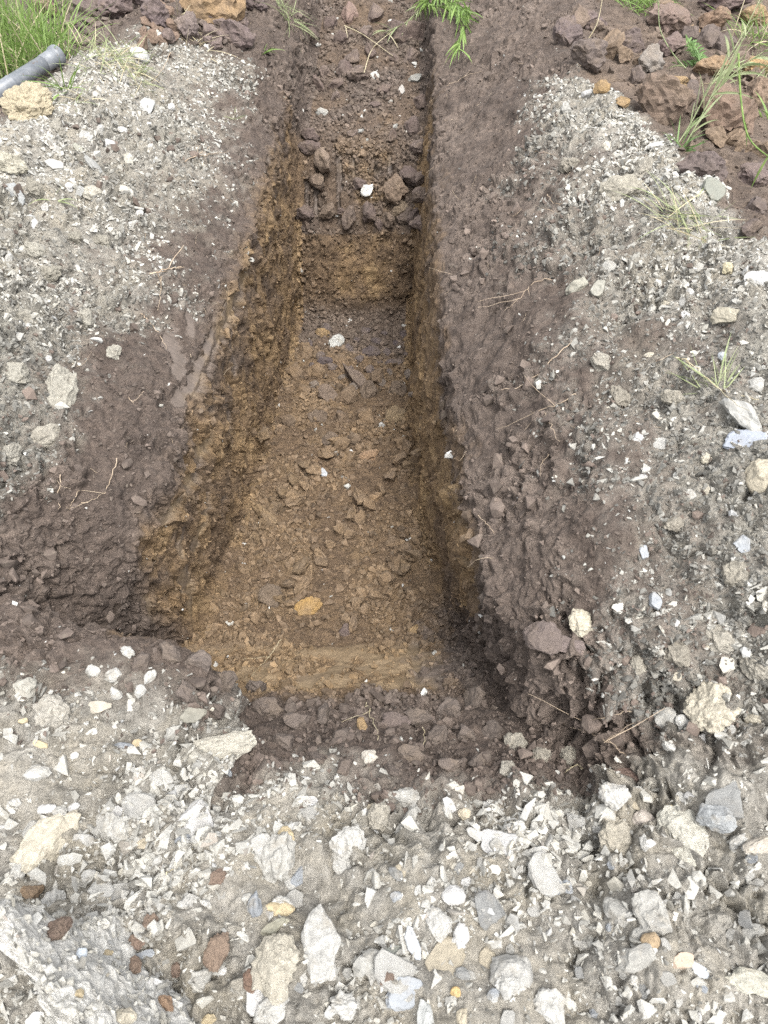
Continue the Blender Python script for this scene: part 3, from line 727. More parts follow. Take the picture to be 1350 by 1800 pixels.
R('stone', 'pinkish pale stone next to the wedge of tan stone', 'stone', 1130, 1443, 44, 40, 0, 'round', (.46, .41, .36))
R('clod', 'big pale crumbly clod holding a wedge of tan stone', 'clod', 1195, 1475, 100, 110, -20, 'crumbly', (.40, .385, .33), .5)
R('stone', 'tan wedge of stone stuck in the big pale clod', 'stone', 1173, 1428, 24, 42, -15, 'slab', YEL, .5, lift=1.6)
R('clod', 'brown-grey crumbly clod left of the big pale clod', 'clod', 1075, 1470, 66, 76, 10, 'crumbly', (.30, .275, .225))
R('slate', 'dark grey flaking stone at the right behind the big pale clod', 'slate', 1262, 1440, 76, 58, 5, 'rock', (.33, .34, .34), .5)
R('stone', 'grey oval stone lying tilted in the right front gravel', 'stone', 1088, 1607, 70, 40, -50, 'round', MG, .4)
R('stone', 'large grey stone with a tan stone at its foot', 'stone', 1150, 1618, 70, 96, 8, 'rock', MG, .5)
R('stone', 'tan stone at the foot of the large grey stone', 'stone', 1145, 1660, 34, 32, 0, 'round', TAN, .6, lift=1.0)
R('stone', 'pinkish tan flat stone touching a pale blue chip', 'stone', 1200, 1690, 48, 30, 15, 'slab', (.42, .33, .25), .35)
R('slate', 'pale blue flat chip touching the pinkish tan stone', 'slate', 1230, 1707, 42, 26, -40, 'slab', (.52, .55, .58), .2, lift=1.0)
R('stone', 'long pale weathered stone near the lower right corner', 'stone', 1312, 1728, 100, 50, -25, 'rock', (.41, .395, .33), .5)
R('stone', 'long tan-grey stone cut by the right edge', 'stone', 1330, 1488, 60, 34, 30, 'rock', (.42, .38, .32), .6)
R('stone', 'pale angular stone at the bottom, second from the right corner', 'stone', 965, 1775, 66, 70, 20, 'rock', LG, .5)
R('stone', 'pale lump at the bottom below the white rounded stone', 'stone', 900, 1735, 58, 60, 0, 'crumbly', LG, mat='stone')
R('clod', 'large grey-brown clod in the shadow beside the tall flat stone', 'clod', 490, 1700, 90, 120, 10, 'crumbly', (.33, .305, .25), .5)
R('stone', 'small orange stone near the bottom middle', 'stone', 801, 1743, 20, 18, 0, 'round', (.48, .34, .16))
R('slate', 'grey flaky slate leaning beside the small orange stone', 'slate', 748, 1790, 40, 70, -15, 'slab', (.34, .345, .33), .4)
R('stone', 'pale stone at the bottom edge below the blue slate plate', 'stone', 600, 1770, 60, 50, 0, 'crumbly', LG, mat='stone')
R('clod', 'red-brown clod above the crusted slab, by the dry straw', 'clod', 385, 1540, 36, 32, 0, 'clod', RED)
R('clod', 'brown clod under the foot of the large cream stone', 'clod', 55, 1568, 44, 34, 25, 'clod', BRN)
R('stone', 'pale flat stone right of the large cream stone', 'stone', 147, 1477, 42, 20, -5, 'round', LG)
R('stone', 'pale block at the left edge above the large cream stone', 'stone', 65, 1360, 48, 30, 15, 'rock', LG)
R('stone', 'round grey lump left at the trench lip', 'stone', 45, 1212, 44, 44, 0, 'crumbly', (.36, .345, .30), mat='stone')
R('clod', 'grey crumbly clod below the round grey lump', 'clod', 88, 1250, 62, 60, 0, 'crumbly', (.32, .30, .26))
R('stone', 'flat tan-grey chip on the left lip', 'stone', 172, 1243, 44, 24, 10, 'slab', (.42, .38, .31), .3)
R('slate', 'blue-grey oval pebble in the left front gravel', 'slate', 218, 1315, 40, 20, 5, 'round', BLUE, .4)
R('stone', 'yellow chip beside the blue-grey oval pebble', 'stone', 240, 1308, 22, 18, 0, 'slab', YEL, .5)
R('stone', 'amber flake on the gravel near the left edge', 'stone', 68, 1308, 34, 14, -18, 'slab', YEL, .4)
R('stone', 'small yellow chip below the round grey lump', 'stone', 42, 1268, 18, 12, 0, 'slab', YEL, .5)
R('clod', 'overhanging flake of grey crust on the trench lip', 'clod', 395, 1302, 120, 56, 5, 'crumbly', (.34, .32, .27), .45, lift=1.1)
R('slate', 'dark olive plate tilted up behind the overhanging flake', 'slate', 345, 1255, 56, 30, 12, 'slab', (.2, .19, .155), .3, lift=1.0)
R('stone', 'pair of grey chips under the dark olive plate, larger one', 'stone', 305, 1290, 30, 22, 40, 'rock', MG)
R('stone', 'pale stone on the dark earth at the trench mouth', 'stone', 651, 1331, 32, 26, 0, 'rock', (.44, .405, .35))
R('clod', 'purple-brown lump of topsoil at the trench mouth', 'clod', 695, 1272, 60, 52, 0, 'clod', (.118, .093, .083), .5)
R('clod', 'ochre lump stuck in the dark earth at the trench mouth', 'clod', 635, 1275, 24, 30, 0, 'clod', OCH)
R('clod', 'reddish patch of topsoil on the right front gravel', 'clod', 1110, 1363, 130, 34, 2, 'clod', (.14, .095, .08), .35)
for k, (x, y) in enumerate([(165, 1178), (200, 1187), (262, 1190), (245, 1215), (205, 1218), (225, 1150)]):
    R('stone', near_label('pale lip stone', x, y, [(45, 1212, 'round grey lump'), (172, 1243, 'flat tan-grey chip'), (345, 1255, 'dark olive plate'), (88, 1250, 'grey crumbly clod'), (218, 1315, 'blue oval pebble')]), 'stone', x, y, 26 + 3 * (k % 3), 22 + 2 * (k % 2), 30 * k, 'rock', LG, group='pale stones on the left trench lip')
MOUTH_H = [(45, 1212, 'round grey lump'), (345, 1255, 'dark olive plate'), (172, 1243, 'flat tan-grey chip'), (478, 1052, 'dark rounded floor clod'), (733, 1110, 'ochre clod of the ledge'), (1020, 1096, 'cream knobbly lump'), (715, 1405, 'long jagged grey stone'), (651, 1331, 'pale stone at the mouth'), (695, 1272, 'purple-brown lump'), (635, 1275, 'ochre lump at the mouth'), (395, 1302, 'overhanging grey flake'), (920, 1290, 'right wall foot')]
for k, (x, y, w_, h_) in enumerate([(470, 1250, 70, 44), (520, 1270, 66, 40), (565, 1262, 56, 40), (600, 1300, 50, 34), (500, 1310, 60, 40), (555, 1335, 50, 30), (740, 1262, 66, 40), (790, 1250, 60, 44), (835, 1230, 56, 50), (770, 1300, 70, 40), (820, 1290, 50, 36), (870, 1290, 50, 36), (720, 1330, 60, 34), (790, 1345, 60, 30), (840, 1340, 46, 30), (605, 1350, 50, 26), (450, 1215, 46, 40), (690, 1355, 46, 24), (300, 1150, 60, 40), (350, 1165, 60, 44), (395, 1200, 50, 50), (250, 1165, 50, 30), (330, 1215, 60, 40), (380, 1250, 46, 36)]):
    R('clod', near_label('dark ragged clod', x, y, MOUTH_H), 'clod', x, y, w_ * .85, h_, 29 * k, 'clod', ((.105, .085, .072), (.12, .098, .084), (.098, .08, .068))[k % 3], 1.0, share=k % 6, group='dark clods along the trench mouth', lift=.2)
for k, (x, y, w_, h_) in enumerate([(905, 1310, 60, 60), (950, 1330, 60, 50), (890, 1355, 50, 40), (1000, 1330, 50, 40), (1190, 1150, 70, 60), (1260, 1120, 90, 70), (1300, 1010, 80, 70), (1180, 920, 60, 44), (1330, 1170, 60, 90), (1120, 1170, 50, 40), (1090, 700, 70, 50), (1060, 640, 66, 44), (1180, 700, 60, 40), (1000, 290, 50, 40), (1130, 300, 60, 40), (1180, 360, 50, 40)]):
    R('clod', near_label('grey-brown crumbly clod', x, y, BANKR_H), 'clod', x, y, w_ * .8, h_ * .8, 29 * k, 'crumbly', ((.25, .23, .19), (.22, .2, .165), (.28, .26, .22))[k % 3], .8, share=k % 6, group='grey-brown clods bedded in the right bank', lift=.15)
for k, (x, y, w_, h_) in enumerate([(40, 560, 60, 50), (90, 480, 60, 44), (30, 660, 60, 60), (150, 560, 50, 40), (180, 430, 50, 36), (60, 440, 60, 40), (20, 800, 50, 60), (130, 420, 40, 34), (200, 620, 40, 36), (100, 230, 50, 36), (60, 330, 50, 36)]):
    R('clod', near_label('grey crumbly clod', x, y, BANKL_H), 'clod', x, y, w_ * .8, h_ * .8, 29 * k, 'crumbly', ((.25, .235, .2), (.22, .205, .17), (.28, .265, .225))[k % 3], .8, share=k % 6, group='grey clods bedded in the left bank', lift=.15)
# --- crusted slab and the crumbs on it
slab = R('slab', 'pale crusted slab of gritty clay filling the lower left corner', 'slab', 205, 1790, 560, 420, -8, 'slab', (.45, .44, .41), .16, face=.15, lift=.95, sub=6, mat='greyclod')
me = slab.data; SV = np.empty(len(me.vertices) * 3, np.float32); me.vertices.foreach_get('co', SV); SV = SV.reshape(-1, 3)
rel = (fbm(SV * 16, 4, .6) * .012 + (.45 - worley(SV * 42)[0]) * .010 + (.45 - worley(SV * 90)[0]) * .006)
SV[:, 2] += rel * (SV[:, 2] > 0); SV[:, :2] *= (1 + .14 * fbm(SV * np.array([9, 9, 2], np.float32), 4, .6))[:, None]
me.vertices.foreach_set('co', SV.ravel()); me.update()
SW = np.array(slab.matrix_world); SWV = SV @ SW[:3, :3].T + SW[:3, 3]; SWN = np.tile(SW[:3, 2], (len(SWV), 1)).astype(np.float32)
EXTRA.append(BVHTree.FromPolygons(SWV.tolist(), ico(6)[1].tolist()))
TOPS = SV[:, 2] > SV[:, 2].max() * .35
scatter('gravel', 'fine gravel bedded in the crusted slab', None, 1300, CHIPS + LUMPS, .0032, .018, 1.8, pal_gravel, .16, .4, .1, 21, 'gravel', src=(SWV[TOPS], SWN[TOPS]))

for (x, y, w_, h_, c_, lb) in [(268, 1622, 44, 40, RED, 'largest brown clod on the crusted slab'), (243, 1655, 30, 34, RED, 'brown clod touching the largest one on the slab'), (236, 1698, 30, 34, (.19, .135, .1), 'lone brown clod in the middle of the slab'),
                             (95, 1638, 60, 44, RED, 'dark brown crumbly cluster near the upper left of the slab'), (383, 1672, 56, 50, (.19, .14, .105), 'light brown crumbly clod at the slab\'s right edge'), (310, 1705, 34, 26, RED, 'flat brown clod right of the slab\'s middle'),
                             (290, 1765, 36, 40, (.24, .155, .1), 'brown smear of clods near the bottom of the slab'), (440, 1722, 38, 44, (.17, .11, .08), 'brown clod in the gap between slab and tall flat stone')]:
    R('clod', lb, 'clod', x, y, w_ * (1.15 if int(x) % 2 else .8), h_, int(x * 7) % 90, 'crumbly', tuple(q * (.75 + .3 * (int(y) % 3) / 2) for q in c_), lift=.15, mat='clod')
for (x, y, w_, h_, c_, st, lb) in [(20, 1645, 56, 36, (.5, .5, .5), 'rock', 'pale grey stone at the left edge on the slab'), (350, 1722, 58, 42, MG, 'rock', 'blunt grey stone on the slab\'s right half'), (255, 1678, 34, 18, BLUE, 'slab', 'blue-grey chip among the brown clods'),
                                 (143, 1676, 20, 20, (.5, .54, .58), 'round', 'pale blue pebble on the slab'), (137, 1748, 22, 20, YEL, 'rock', 'yellow pebble low on the slab'), (190, 1676, 18, 14, YEL, 'rock', 'yellow pebble in the middle of the slab'),
                                 (218, 1790, 44, 36, CREAM, 'rock', 'cream stone at the bottom edge of the slab'), (365, 1793, 30, 20, YEL, 'rock', 'yellow stone at the bottom edge of the slab'), (65, 1790, 44, 28, WHT, 'slab', 'whitish flat stone in the lower left corner'), (272, 1728, 30, 16, WHT, 'slab', 'white splinter on the slab'), (392, 1706, 16, 14, WHT, 'round', 'white pebble on the slab\'s right edge')]:
    R('stone', lb, 'stone', x, y, w_, h_, 15, st, c_, lift=.4)
# --- right bank
R('stone', 'big cream crumbly rock at the foot of the right bank', 'stone', 1252, 1245, 96, 96, -20, 'crumbly', CREAM, .6, mat='stone', sub=5)
R('stone', 'grey knobbly stone left of the big cream rock', 'stone', 1170, 1262, 42, 40, 0, 'crumbly', MG, mat='stone')
R('stone', 'small pale stone between the knobbly stone and the cream rock', 'stone', 1199, 1270, 28, 30, 0, 'rock', LG)
R('stone', 'cream knobbly lump on the dark edge of the right wall', 'stone', 1020, 1096, 44, 56, 10, 'crumbly', (.45, .41, .32), mat='stone')
R('clod', 'purple-brown lump of topsoil overhanging the right wall foot', 'clod', 955, 1118, 76, 60, -15, 'clod', (.12, .096, .086), .6)
R('clod', 'flat flake of earth beside the overhanging topsoil lump', 'clod', 995, 1135, 66, 34, -22, 'clod', (.15, .12, .11), .4)
R('slate', 'blue-grey slate chip standing upright on the right bank', 'slate', 1150, 1055, 24, 38, 10, 'slab', BLUE, .5, lift=.9)
R('slate', 'blue-grey angular chip on the right bank near the edge', 'slate', 1304, 957, 30, 30, 30, 'slab', BLUE, .4)
R('slate', 'small slate chip with pale edge on the right bank', 'slate', 1132, 970, 18, 26, 10, 'slab', (.31, .325, .34), .4)
R('stone', 'big light grey stone cut by the right edge of the bank', 'stone', 1328, 498, 66, 46, 25, 'rock', (.5, .5, .49), .5)
R('stone', 'tan angular block below the big light grey stone', 'stone', 1278, 555, 54, 36, 10, 'rock', (.36, .33, .26), .7)
R('slate', 'shiny blue-grey slate flake under the layered stone', 'slate', 1310, 778, 74, 56, -10, 'slab', (.34, .365, .41), .15)
R('slate', 'layered grey slate stone above the shiny flake', 'slate', 1308, 735, 100, 44, -38, 'slab', (.38, .375, .35), .55, lift=.8)
R('stone', 'tan rounded rock at the right edge below the shiny flake', 'stone', 1338, 838, 56, 68, 0, 'round', (.42, .375, .29), .7)
R('stone', 'pale stone above the layered slate stone', 'stone', 1327, 682, 40, 34, 20, 'rock', LG)
R('stone', 'yellowish chip left of the big light grey stone', 'stone', 1280, 474, 22, 26, 0, 'rock', (.46, .41, .28))
R('slate', 'blue rounded chip on the right bank', 'slate', 1269, 626, 16, 16, 0, 'round', LBLUE)
R('stone', 'olive grey block on the inner slope of the right bank', 'stone', 1018, 505, 48, 36, 0, 'rock', (.33, .315, .26))
R('stone', 'second olive block wedged right of the first', 'stone', 1050, 508, 26, 34, -25, 'slab', (.31, .30, .255), .6)
R('stone', 'grey stone above the two olive blocks', 'stone', 1070, 472, 28, 28, 0, 'round', MG)
R('slate', 'greenish dark slate plate on the crest of the right bank', 'slate', 1255, 334, 48, 42, -30, 'slab', (.21, .215, .18), .3)
R('stone', 'pale flat stone on the crest of the right bank', 'stone', 1152, 258, 28, 10, 0, 'slab', WHT, .6)
R('stone', 'grey oval stone on the right bank crest slope', 'stone', 1067, 324, 20, 20, 20, 'round', MG)
R('stone', 'pale angular stone near the top of the right bank', 'stone', 1065, 258, 18, 24, 0, 'rock', (.48, .45, .38))
R('stone', 'whitish stone at the top of the right bank', 'stone', 1033, 165, 24, 16, 0, 'rock', WHT)
R('stone', 'grey stone left below the whitish one at the bank top', 'stone', 993, 193, 22, 26, 0, 'rock', MG)
R('clod', 'small orange clod at the top of the right bank', 'clod', 1058, 157, 30, 26, 0, 'clod', OCH)
R('clod', 'orange-brown clod beside the ochre-topped block', 'clod', 1093, 182, 26, 24, 0, 'clod', OCH)
R('clod', 'crumbly grey-brown block breaking from the right bank', 'clod', 1090, 340, 90, 60, 0, 'crumbly', (.28, .26, .215), .5)
for k, (x, y, w_, h_) in enumerate([(1215, 515, 18, 20), (1200, 530, 16, 14), (1170, 535, 20, 18), (1205, 555, 22, 16), (1225, 650, 18, 16), (1140, 625, 20, 12), (1120, 770, 26, 20), (1160, 780, 24, 26), (1240, 805, 22, 20), (1130, 840, 20, 16), (1215, 870, 24, 22), (1240, 860, 20, 18), (1190, 1095, 18, 12), (1280, 1280, 30, 24), (1325, 1265, 30, 26), (1240, 1300, 30, 22), (1175, 1310, 20, 28), (1190, 1190, 18, 16)]):
    R('stone', near_label('small pale chip', x, y, BANKR_H), 'stone', x, y, w_, h_, 37 * k, ('rock', 'slab')[k % 2], (WHT, LG, CREAM)[k % 3], share=20 + k % 5, group='small pale chips on the right bank')
# --- left bank
R('slate', 'blue-grey slate fragment with a tail at the left edge', 'slate', 28, 343, 48, 26, -45, 'slab', (.33, .34, .335), .3)
R('slate', 'dark slate blade standing in the left bank', 'slate', 165, 290, 40, 16, -50, 'slab', (.29, .29, .275), .35)
R('slate', 'dark smooth slate flake in the left bank', 'slate', 138, 262, 30, 14, -50, 'slab', (.27, .265, .22), .35)
R('slate', 'round dark flake with a wet look on the left bank', 'slate', 243, 287, 22, 12, 0, 'slab', (.15, .14, .12), .3)
R('stone', 'pale oblong pebble low on the left bank', 'stone', 222, 337, 30, 17, -28, 'round', (.5, .48, .43))
R('stone', 'pale stone on the crest of the left bank', 'stone', 246, 99, 36, 24, -10, 'round', (.5, .5, .48))
R('slate', 'pale slate plate at the middle of the left bank', 'slate', 190, 255, 26, 22, 15, 'slab', (.4, .4, .385), .3)
R('slate', 'pale slate plate high on the left bank', 'slate', 258, 188, 32, 28, 15, 'slab', (.42, .42, .4), .3)
R('stone', 'cream chip left of the round dark flake', 'stone', 224, 285, 24, 34, 0, 'rock', (.46, .44, .38), .4)
R('stone', 'flat pale stone near the slate fragment with a tail', 'stone', 95, 290, 34, 18, -15, 'slab', LG, .4)
R('clod', 'grey crumbly boulder at the left edge of the bank', 'clod', 14, 292, 64, 46, 0, 'crumbly', (.33, .31, .25), .7)
R('clod', 'cracked cream-yellow clay lump beneath the pipe', 'clod', 48, 192, 100, 72, 10, 'crumbly', (.33, .285, .2), .6, sub=5)
R('clod', 'crumbly grey clod right of the slate blade', 'clod', 160, 340, 40, 30, 0, 'crumbly', (.34, .32, .27))
R('clod', 'overhanging bulge of grey bank above the dark wall', 'clod', 105, 690, 60, 110, -10, 'crumbly', (.28, .265, .225), .5)
R('clod', 'lower knob of grey bank above the dark wall', 'clod', 85, 765, 60, 50, 0, 'crumbly', (.27, .25, .21), .5)
for k, (x, y, w_, h_) in enumerate([(245, 375, 16, 14), (258, 380, 10, 12), (140, 335, 20, 16), (122, 330, 18, 14), (80, 365, 16, 18), (50, 385, 24, 14), (62, 395, 20, 16), (175, 230, 22, 18), (150, 240, 26, 20), (215, 230, 18, 14), (265, 260, 16, 14), (275, 285, 20, 12), (235, 205, 20, 14), (100, 265, 22, 18), (190, 200, 20, 22), (300, 190, 18, 14), (215, 480, 16, 10), (50, 575, 14, 16), (85, 630, 14, 12), (15, 455, 22, 16)]):
    R('stone', near_label('small pale chip', x, y, BANKL_H), 'stone', x, y, w_, h_, 41 * k, ('slab', 'rock')[k % 2], (WHT, LG, (.42, .42, .40))[k % 3], share=20 + k % 5, group='small pale chips on the left bank')
# --- trench floor and end wall
R('clod', 'square brown block of clay on the trench floor by the right wall', 'clod', 690, 738, 60, 56, -10, 'clod', (.19, .14, .085), .7, seed=5)
R('clod', 'orange-brown clod in the middle of the trench floor', 'clod', 652, 803, 42, 38, -15, 'clod', (.25, .165, .10))
R('clod', 'smeared slab of clay lying flat, left of the tilted one', 'clod', 578, 698, 66, 32, -32, 'slab', (.14, .105, .08), .45, mat='clod')
R('clod', 'smeared slab of clay tilted on edge on the trench floor', 'clod', 627, 675, 72, 24, -50, 'slab', (.13, .10, .08), .7, mat='clod', lift=.9)
R('clod', 'brown clod behind the tilted smeared slab', 'clod', 602, 640, 34, 44, 0, 'clod', BRN)
R('clod', 'rounded brown clod against the left wall foot', 'clod', 540, 620, 36, 44, 15, 'clod', BRN)
R('stone', 'whitish grey stone at the foot of the end wall', 'stone', 590, 605, 38, 26, 50, 'rock', (.48, .48, .45), mat='stone')
R('clod', 'yellow clay lump beside the whitish grey stone', 'clod', 567, 589, 30, 18, -15, 'clod', OCH)
R('clod', 'dark angular lump below the whitish grey stone', 'clod', 573, 636, 32, 24, -10, 'rock', (.085, .068, .068), mat='clod')
R('clod', 'dark angular lump right of the whitish grey stone', 'clod', 655, 622, 36, 24, 0, 'rock', (.085, .068, .066), mat='clod')
R('clod', 'dark flat lump at the right wall foot, upper', 'clod', 692, 640, 40, 18, 5, 'rock', (.10, .08, .074), mat='clod')
R('slate', 'pale blue chip in the middle of the trench floor', 'slate', 568, 832, 14, 20, 20, 'slab', LBLUE, .4)
R('slate', 'dull grey chip right of the pale blue chip', 'slate', 605, 843, 22, 12, -20, 'slab', (.2, .19, .17), .4)
R('clod', 'long clod fallen from the left wall, lying aslant', 'clod', 470, 912, 66, 26, -52, 'clod', (.2, .14, .08), .8)
R('clod', 'dark brown rounded clod near the clay ledge', 'clod', 478, 1052, 56, 42, -25, 'clod', (.13, .098, .07))
R('clod', 'crumbled clod right of the dark rounded one', 'clod', 530, 1026, 44, 30, 0, 'clod', BRN)
R('clod', 'bright ochre patch of loose clay near the ledge', 'clod', 540, 1070, 56, 40, 0, 'clod', (.30, .19, .075), .4)
R('clod', 'brown clod with a pale fleck on the floor by the right wall', 'clod', 690, 955, 36, 24, 0, 'clod', BRN)
R('clod', 'small light brown clod below the orange-brown one', 'clod', 660, 876, 24, 22, 0, 'clod', (.23, .155, .09))
R('clod', 'dark brown clod low in the middle of the floor', 'clod', 605, 1112, 30, 26, 30, 'clod', DRK)
R('clod', 'ochre clod at the right end of the clay ledge', 'clod', 733, 1110, 30, 26, 15, 'clod', OCH)
R('stone', 'white stone lodged in the end wall', 'stone', 648, 333, 30, 22, 30, 'slab', (.70, .69, .65), .5, lift=.8, mat='stone', sub=4)
R('clod', 'dark clod behind the white stone of the end wall', 'clod', 632, 322, 26, 22, 0, 'clod', DRK, lift=.7)
R('clod', 'large hanging clod right of the white stone', 'clod', 700, 340, 46, 56, 20, 'clod', (.15, .11, .08), .8, lift=.7)
R('clod', 'second hanging clod under the large one', 'clod', 700, 368, 34, 30, 0, 'clod', (.15, .115, .08), .8, lift=.8)
R('clod', 'crumbly clod hanging at the left of the end wall', 'clod', 573, 285, 34, 44, 0, 'clod', (.17, .13, .10), .8, lift=.8)
R('clod', 'dark clod at the right corner of the end wall', 'clod', 730, 385, 36, 40, 0, 'clod', DRK, .8, lift=.6)
R('clod', 'dark clod above the right corner clod', 'clod', 722, 310, 40, 36, 0, 'clod', DRK, .8, lift=.6)
R('clod', 'dark clod on the left shelf above the end wall', 'clod', 545, 262, 44, 30, 0, 'clod', DRK)
R('stone', 'grey stone on the left shelf above the end wall', 'stone', 567, 199, 24, 16, -10, 'rock', MG)
R('stone', 'whitish stone in the rubble beyond the end wall', 'stone', 657, 134, 20, 16, 0, 'rock', (.5, .49, .45))
R('clod', 'rosy clod at the top of the trench end', 'clod', 614, 30, 34, 44, 0, 'clod', (.18, .125, .105))
R('clod', 'pale-edged slate piece at the right of the far rubble', 'slate', 730, 140, 26, 14, 20, 'slab', (.27, .265, .24), .5)
R('slate', 'light slate splinter in the far rubble by the right wall', 'slate', 706, 160, 12, 20, 0, 'slab', (.36, .34, .31), .5)
for k, (x, y, w_, h_) in enumerate([(545, 240, 36, 26), (620, 236, 26, 16), (690, 240, 24, 18), (725, 225, 36, 30), (738, 262, 36, 36), (740, 180, 30, 30), (660, 185, 24, 14), (590, 172, 24, 14), (540, 392, 24, 18), (665, 392, 26, 16), (742, 310, 26, 34), (600, 372, 16, 12), (600, 70, 30, 24), (620, 105, 36, 28), (650, 95, 30, 26), (605, 125, 30, 34), (630, 135, 44, 30), (590, 150, 30, 20), (675, 160, 34, 22), (570, 130, 26, 20), (560, 150, 34, 20), (700, 60, 50, 40), (640, 60, 34, 30), (735, 60, 44, 50), (580, 45, 30, 26), (660, 30, 40, 34), (690, 105, 30, 22), (545, 60, 26, 22), (725, 105, 36, 30)]):
    R('clod', near_label('dark clod', x, y, FAR_H), 'clod', x, y, w_, h_, 33 * k, 'clod', (DRK, (.13, .10, .085), (.11, .082, .07))[k % 3], share=k % 6, group='dark clods in the far rubble', thick=.85, lift=.4)
for k in range(44):
    x = 540 + (k * 73) % 185; y = 575 + (k * 41) % 120
    if x + y > 1190 or k % 2: R('clod', near_label('small dark lump', x, y, FLOOR_H), 'clod', x, y, 14 + (k * 7) % 14, 12 + (k * 5) % 10, 47 * k, 'rock', ((.085, .068, .066), (.11, .088, .08), (.14, .115, .095))[k % 3], share=k % 6, group='dark lumps at the end wall foot', mat='clod', lift=.7)
for k in range(46):
    x = 440 + (k * 97) % 300; y = 760 + (k * 61) % 340
    R('clod', near_label('small brown clod', x, y, FLOOR_H), 'clod', x, y, 18 + (k * 11) % 24, 16 + (k * 7) % 17, 53 * k, 'clod', (BRN, (.15, .105, .062), (.2, .14, .085))[k % 3], share=k % 6, group='small brown clods on the trench floor', lift=.8, thick=.95)
for k, (x, y, w_, h_) in enumerate([(560, 660, 44, 34), (610, 700, 50, 38), (650, 690, 40, 34), (640, 740, 46, 34), (600, 740, 40, 30), (560, 735, 40, 32), (530, 690, 36, 30), (665, 665, 40, 30), (700, 690, 36, 34), (520, 655, 34, 34), (625, 775, 36, 28), (580, 775, 34, 26), (705, 780, 34, 30), (505, 745, 34, 30)]):
    R('clod', near_label('brown heaped clod', x, y, FLOOR_H), 'clod', x, y, w_, h_, 37 * k, 'clod', (BRN, (.14, .1, .066), (.12, .09, .066))[k % 3], .8, share=10 + k % 6, group='brown clods heaped below the end wall', lift=.5)
for k, (x, y, w_, h_) in enumerate([(540, 378, 42, 30), (575, 372, 40, 26), (612, 384, 44, 26), (650, 376, 40, 28), (680, 388, 40, 28), (715, 378, 40, 34), (742, 395, 30, 40), (558, 318, 30, 34), (742, 345, 30, 36)]):
    R('clod', near_label('dark overhanging clod', x, y, FAR_H), 'clod', x, y, w_, h_, 37 * k, 'clod', (DRK, (.12, .09, .068), (.105, .08, .066))[k % 3], .9, share=10 + k % 6, group='dark clods overhanging the end wall', lift=.6)
# --- thrown-up clods behind the banks
for (x, y, w_, h_, c_, lb) in [(150, 32, 84, 56, (.118, .093, .083), 'big dark clod above the pipe end'), (375, 22, 100, 84, (.24, .165, .095), 'big ochre clod at the top edge, left of the trench'), (280, 38, 52, 46, (.12, .093, .09), 'dark flat-faced clod left of the ochre one'), (205, 22, 56, 44, (.13, .1, .095), 'dark smooth clod right of the big dark one'),
                               (327, 55, 40, 42, (.15, .12, .11), 'grey-brown clod just below the ochre one'), (100, 18, 60, 36, (.19, .13, .105), 'reddish clod behind the tall grass'), (265, 8, 60, 34, (.13, .1, .095), 'dark clod at the top edge above the flat-faced one'), (295, 72, 30, 22, (.13, .1, .09), 'small dark clod with a hollow'), (440, 12, 46, 40, (.11, .085, .08), 'dark clod between the ochre one and the trench'),
                               (420, 70, 60, 40, (.12, .092, .086), 'dark clod at the top of the left wall'), (120, 62, 50, 26, (.11, .085, .08), 'low dark clod behind the pipe end')]:
    R('clod', lb, 'clod', x, y, w_ * 1.15, h_ * 1.25, 0, 'clod', c_, .9, lift=.7)
for (x, y, w_, h_, c_, lb) in [(1165, 195, 116, 90, (.16, .118, .09), 'large brown block with an ochre top behind the right bank'), (1165, 158, 84, 34, (.26, .18, .095), 'ochre cap of loose clay on the large brown block'), (1270, 225, 120, 110, (.17, .12, .09), 'large brown clod under the tall grass'), (1232, 305, 96, 54, (.12, .095, .088), 'dark clod below the large brown clod'), (1328, 372, 50, 46, (.10, .08, .074), 'purple-dark clod at the right edge'),
                               (1318, 408, 44, 34, (.10, .08, .074), 'lower purple-dark clod at the right edge'), (1320, 320, 70, 50, (.13, .10, .092), 'dark brown clod at the right edge above the purple ones'), (1172, 45, 80, 66, (.17, .125, .105), 'brown clod under the green tuft'), (1180, 85, 60, 44, (.15, .11, .10), 'smooth brown clod below the tuft'), (1098, 82, 72, 54, (.115, .09, .083), 'dark crumbly clod left of the grey clod'),
                               (1138, 115, 52, 50, (.2, .18, .16), 'grey crumbly clod with a dusting'), (1250, 45, 60, 40, (.19, .13, .09), 'brown clod at the top right'), (1318, 40, 66, 40, (.24, .165, .095), 'ochre clod at the top right edge'), (1318, 130, 66, 44, (.30, .205, .105), 'bright ochre clod behind the grass stems'), (1250, 125, 70, 40, (.24, .165, .10), 'light brown clod behind the feathery weed'),
                               (1215, 65, 34, 30, (.27, .185, .1), 'small ochre clod by the feathery weed'), (1330, 175, 50, 60, (.2, .145, .105), 'brown clod at the right edge under the stems'), (1000, 70, 60, 60, (.115, .09, .085), 'dark clod on the top of the right slope'), (1040, 45, 56, 40, (.13, .1, .095), 'dark clod above the right slope'), (1030, 115, 80, 60, (.112, .09, .08), 'smooth dark mass at the top of the right slope'), (1270, 12, 120, 40, (.12, .088, .083), 'dark bank of earth at the top right')]:
    R('clod', lb, 'clod', x, y, w_ * .95, h_ * 1.05, 0, 'clod', c_, .9, lift=.55)
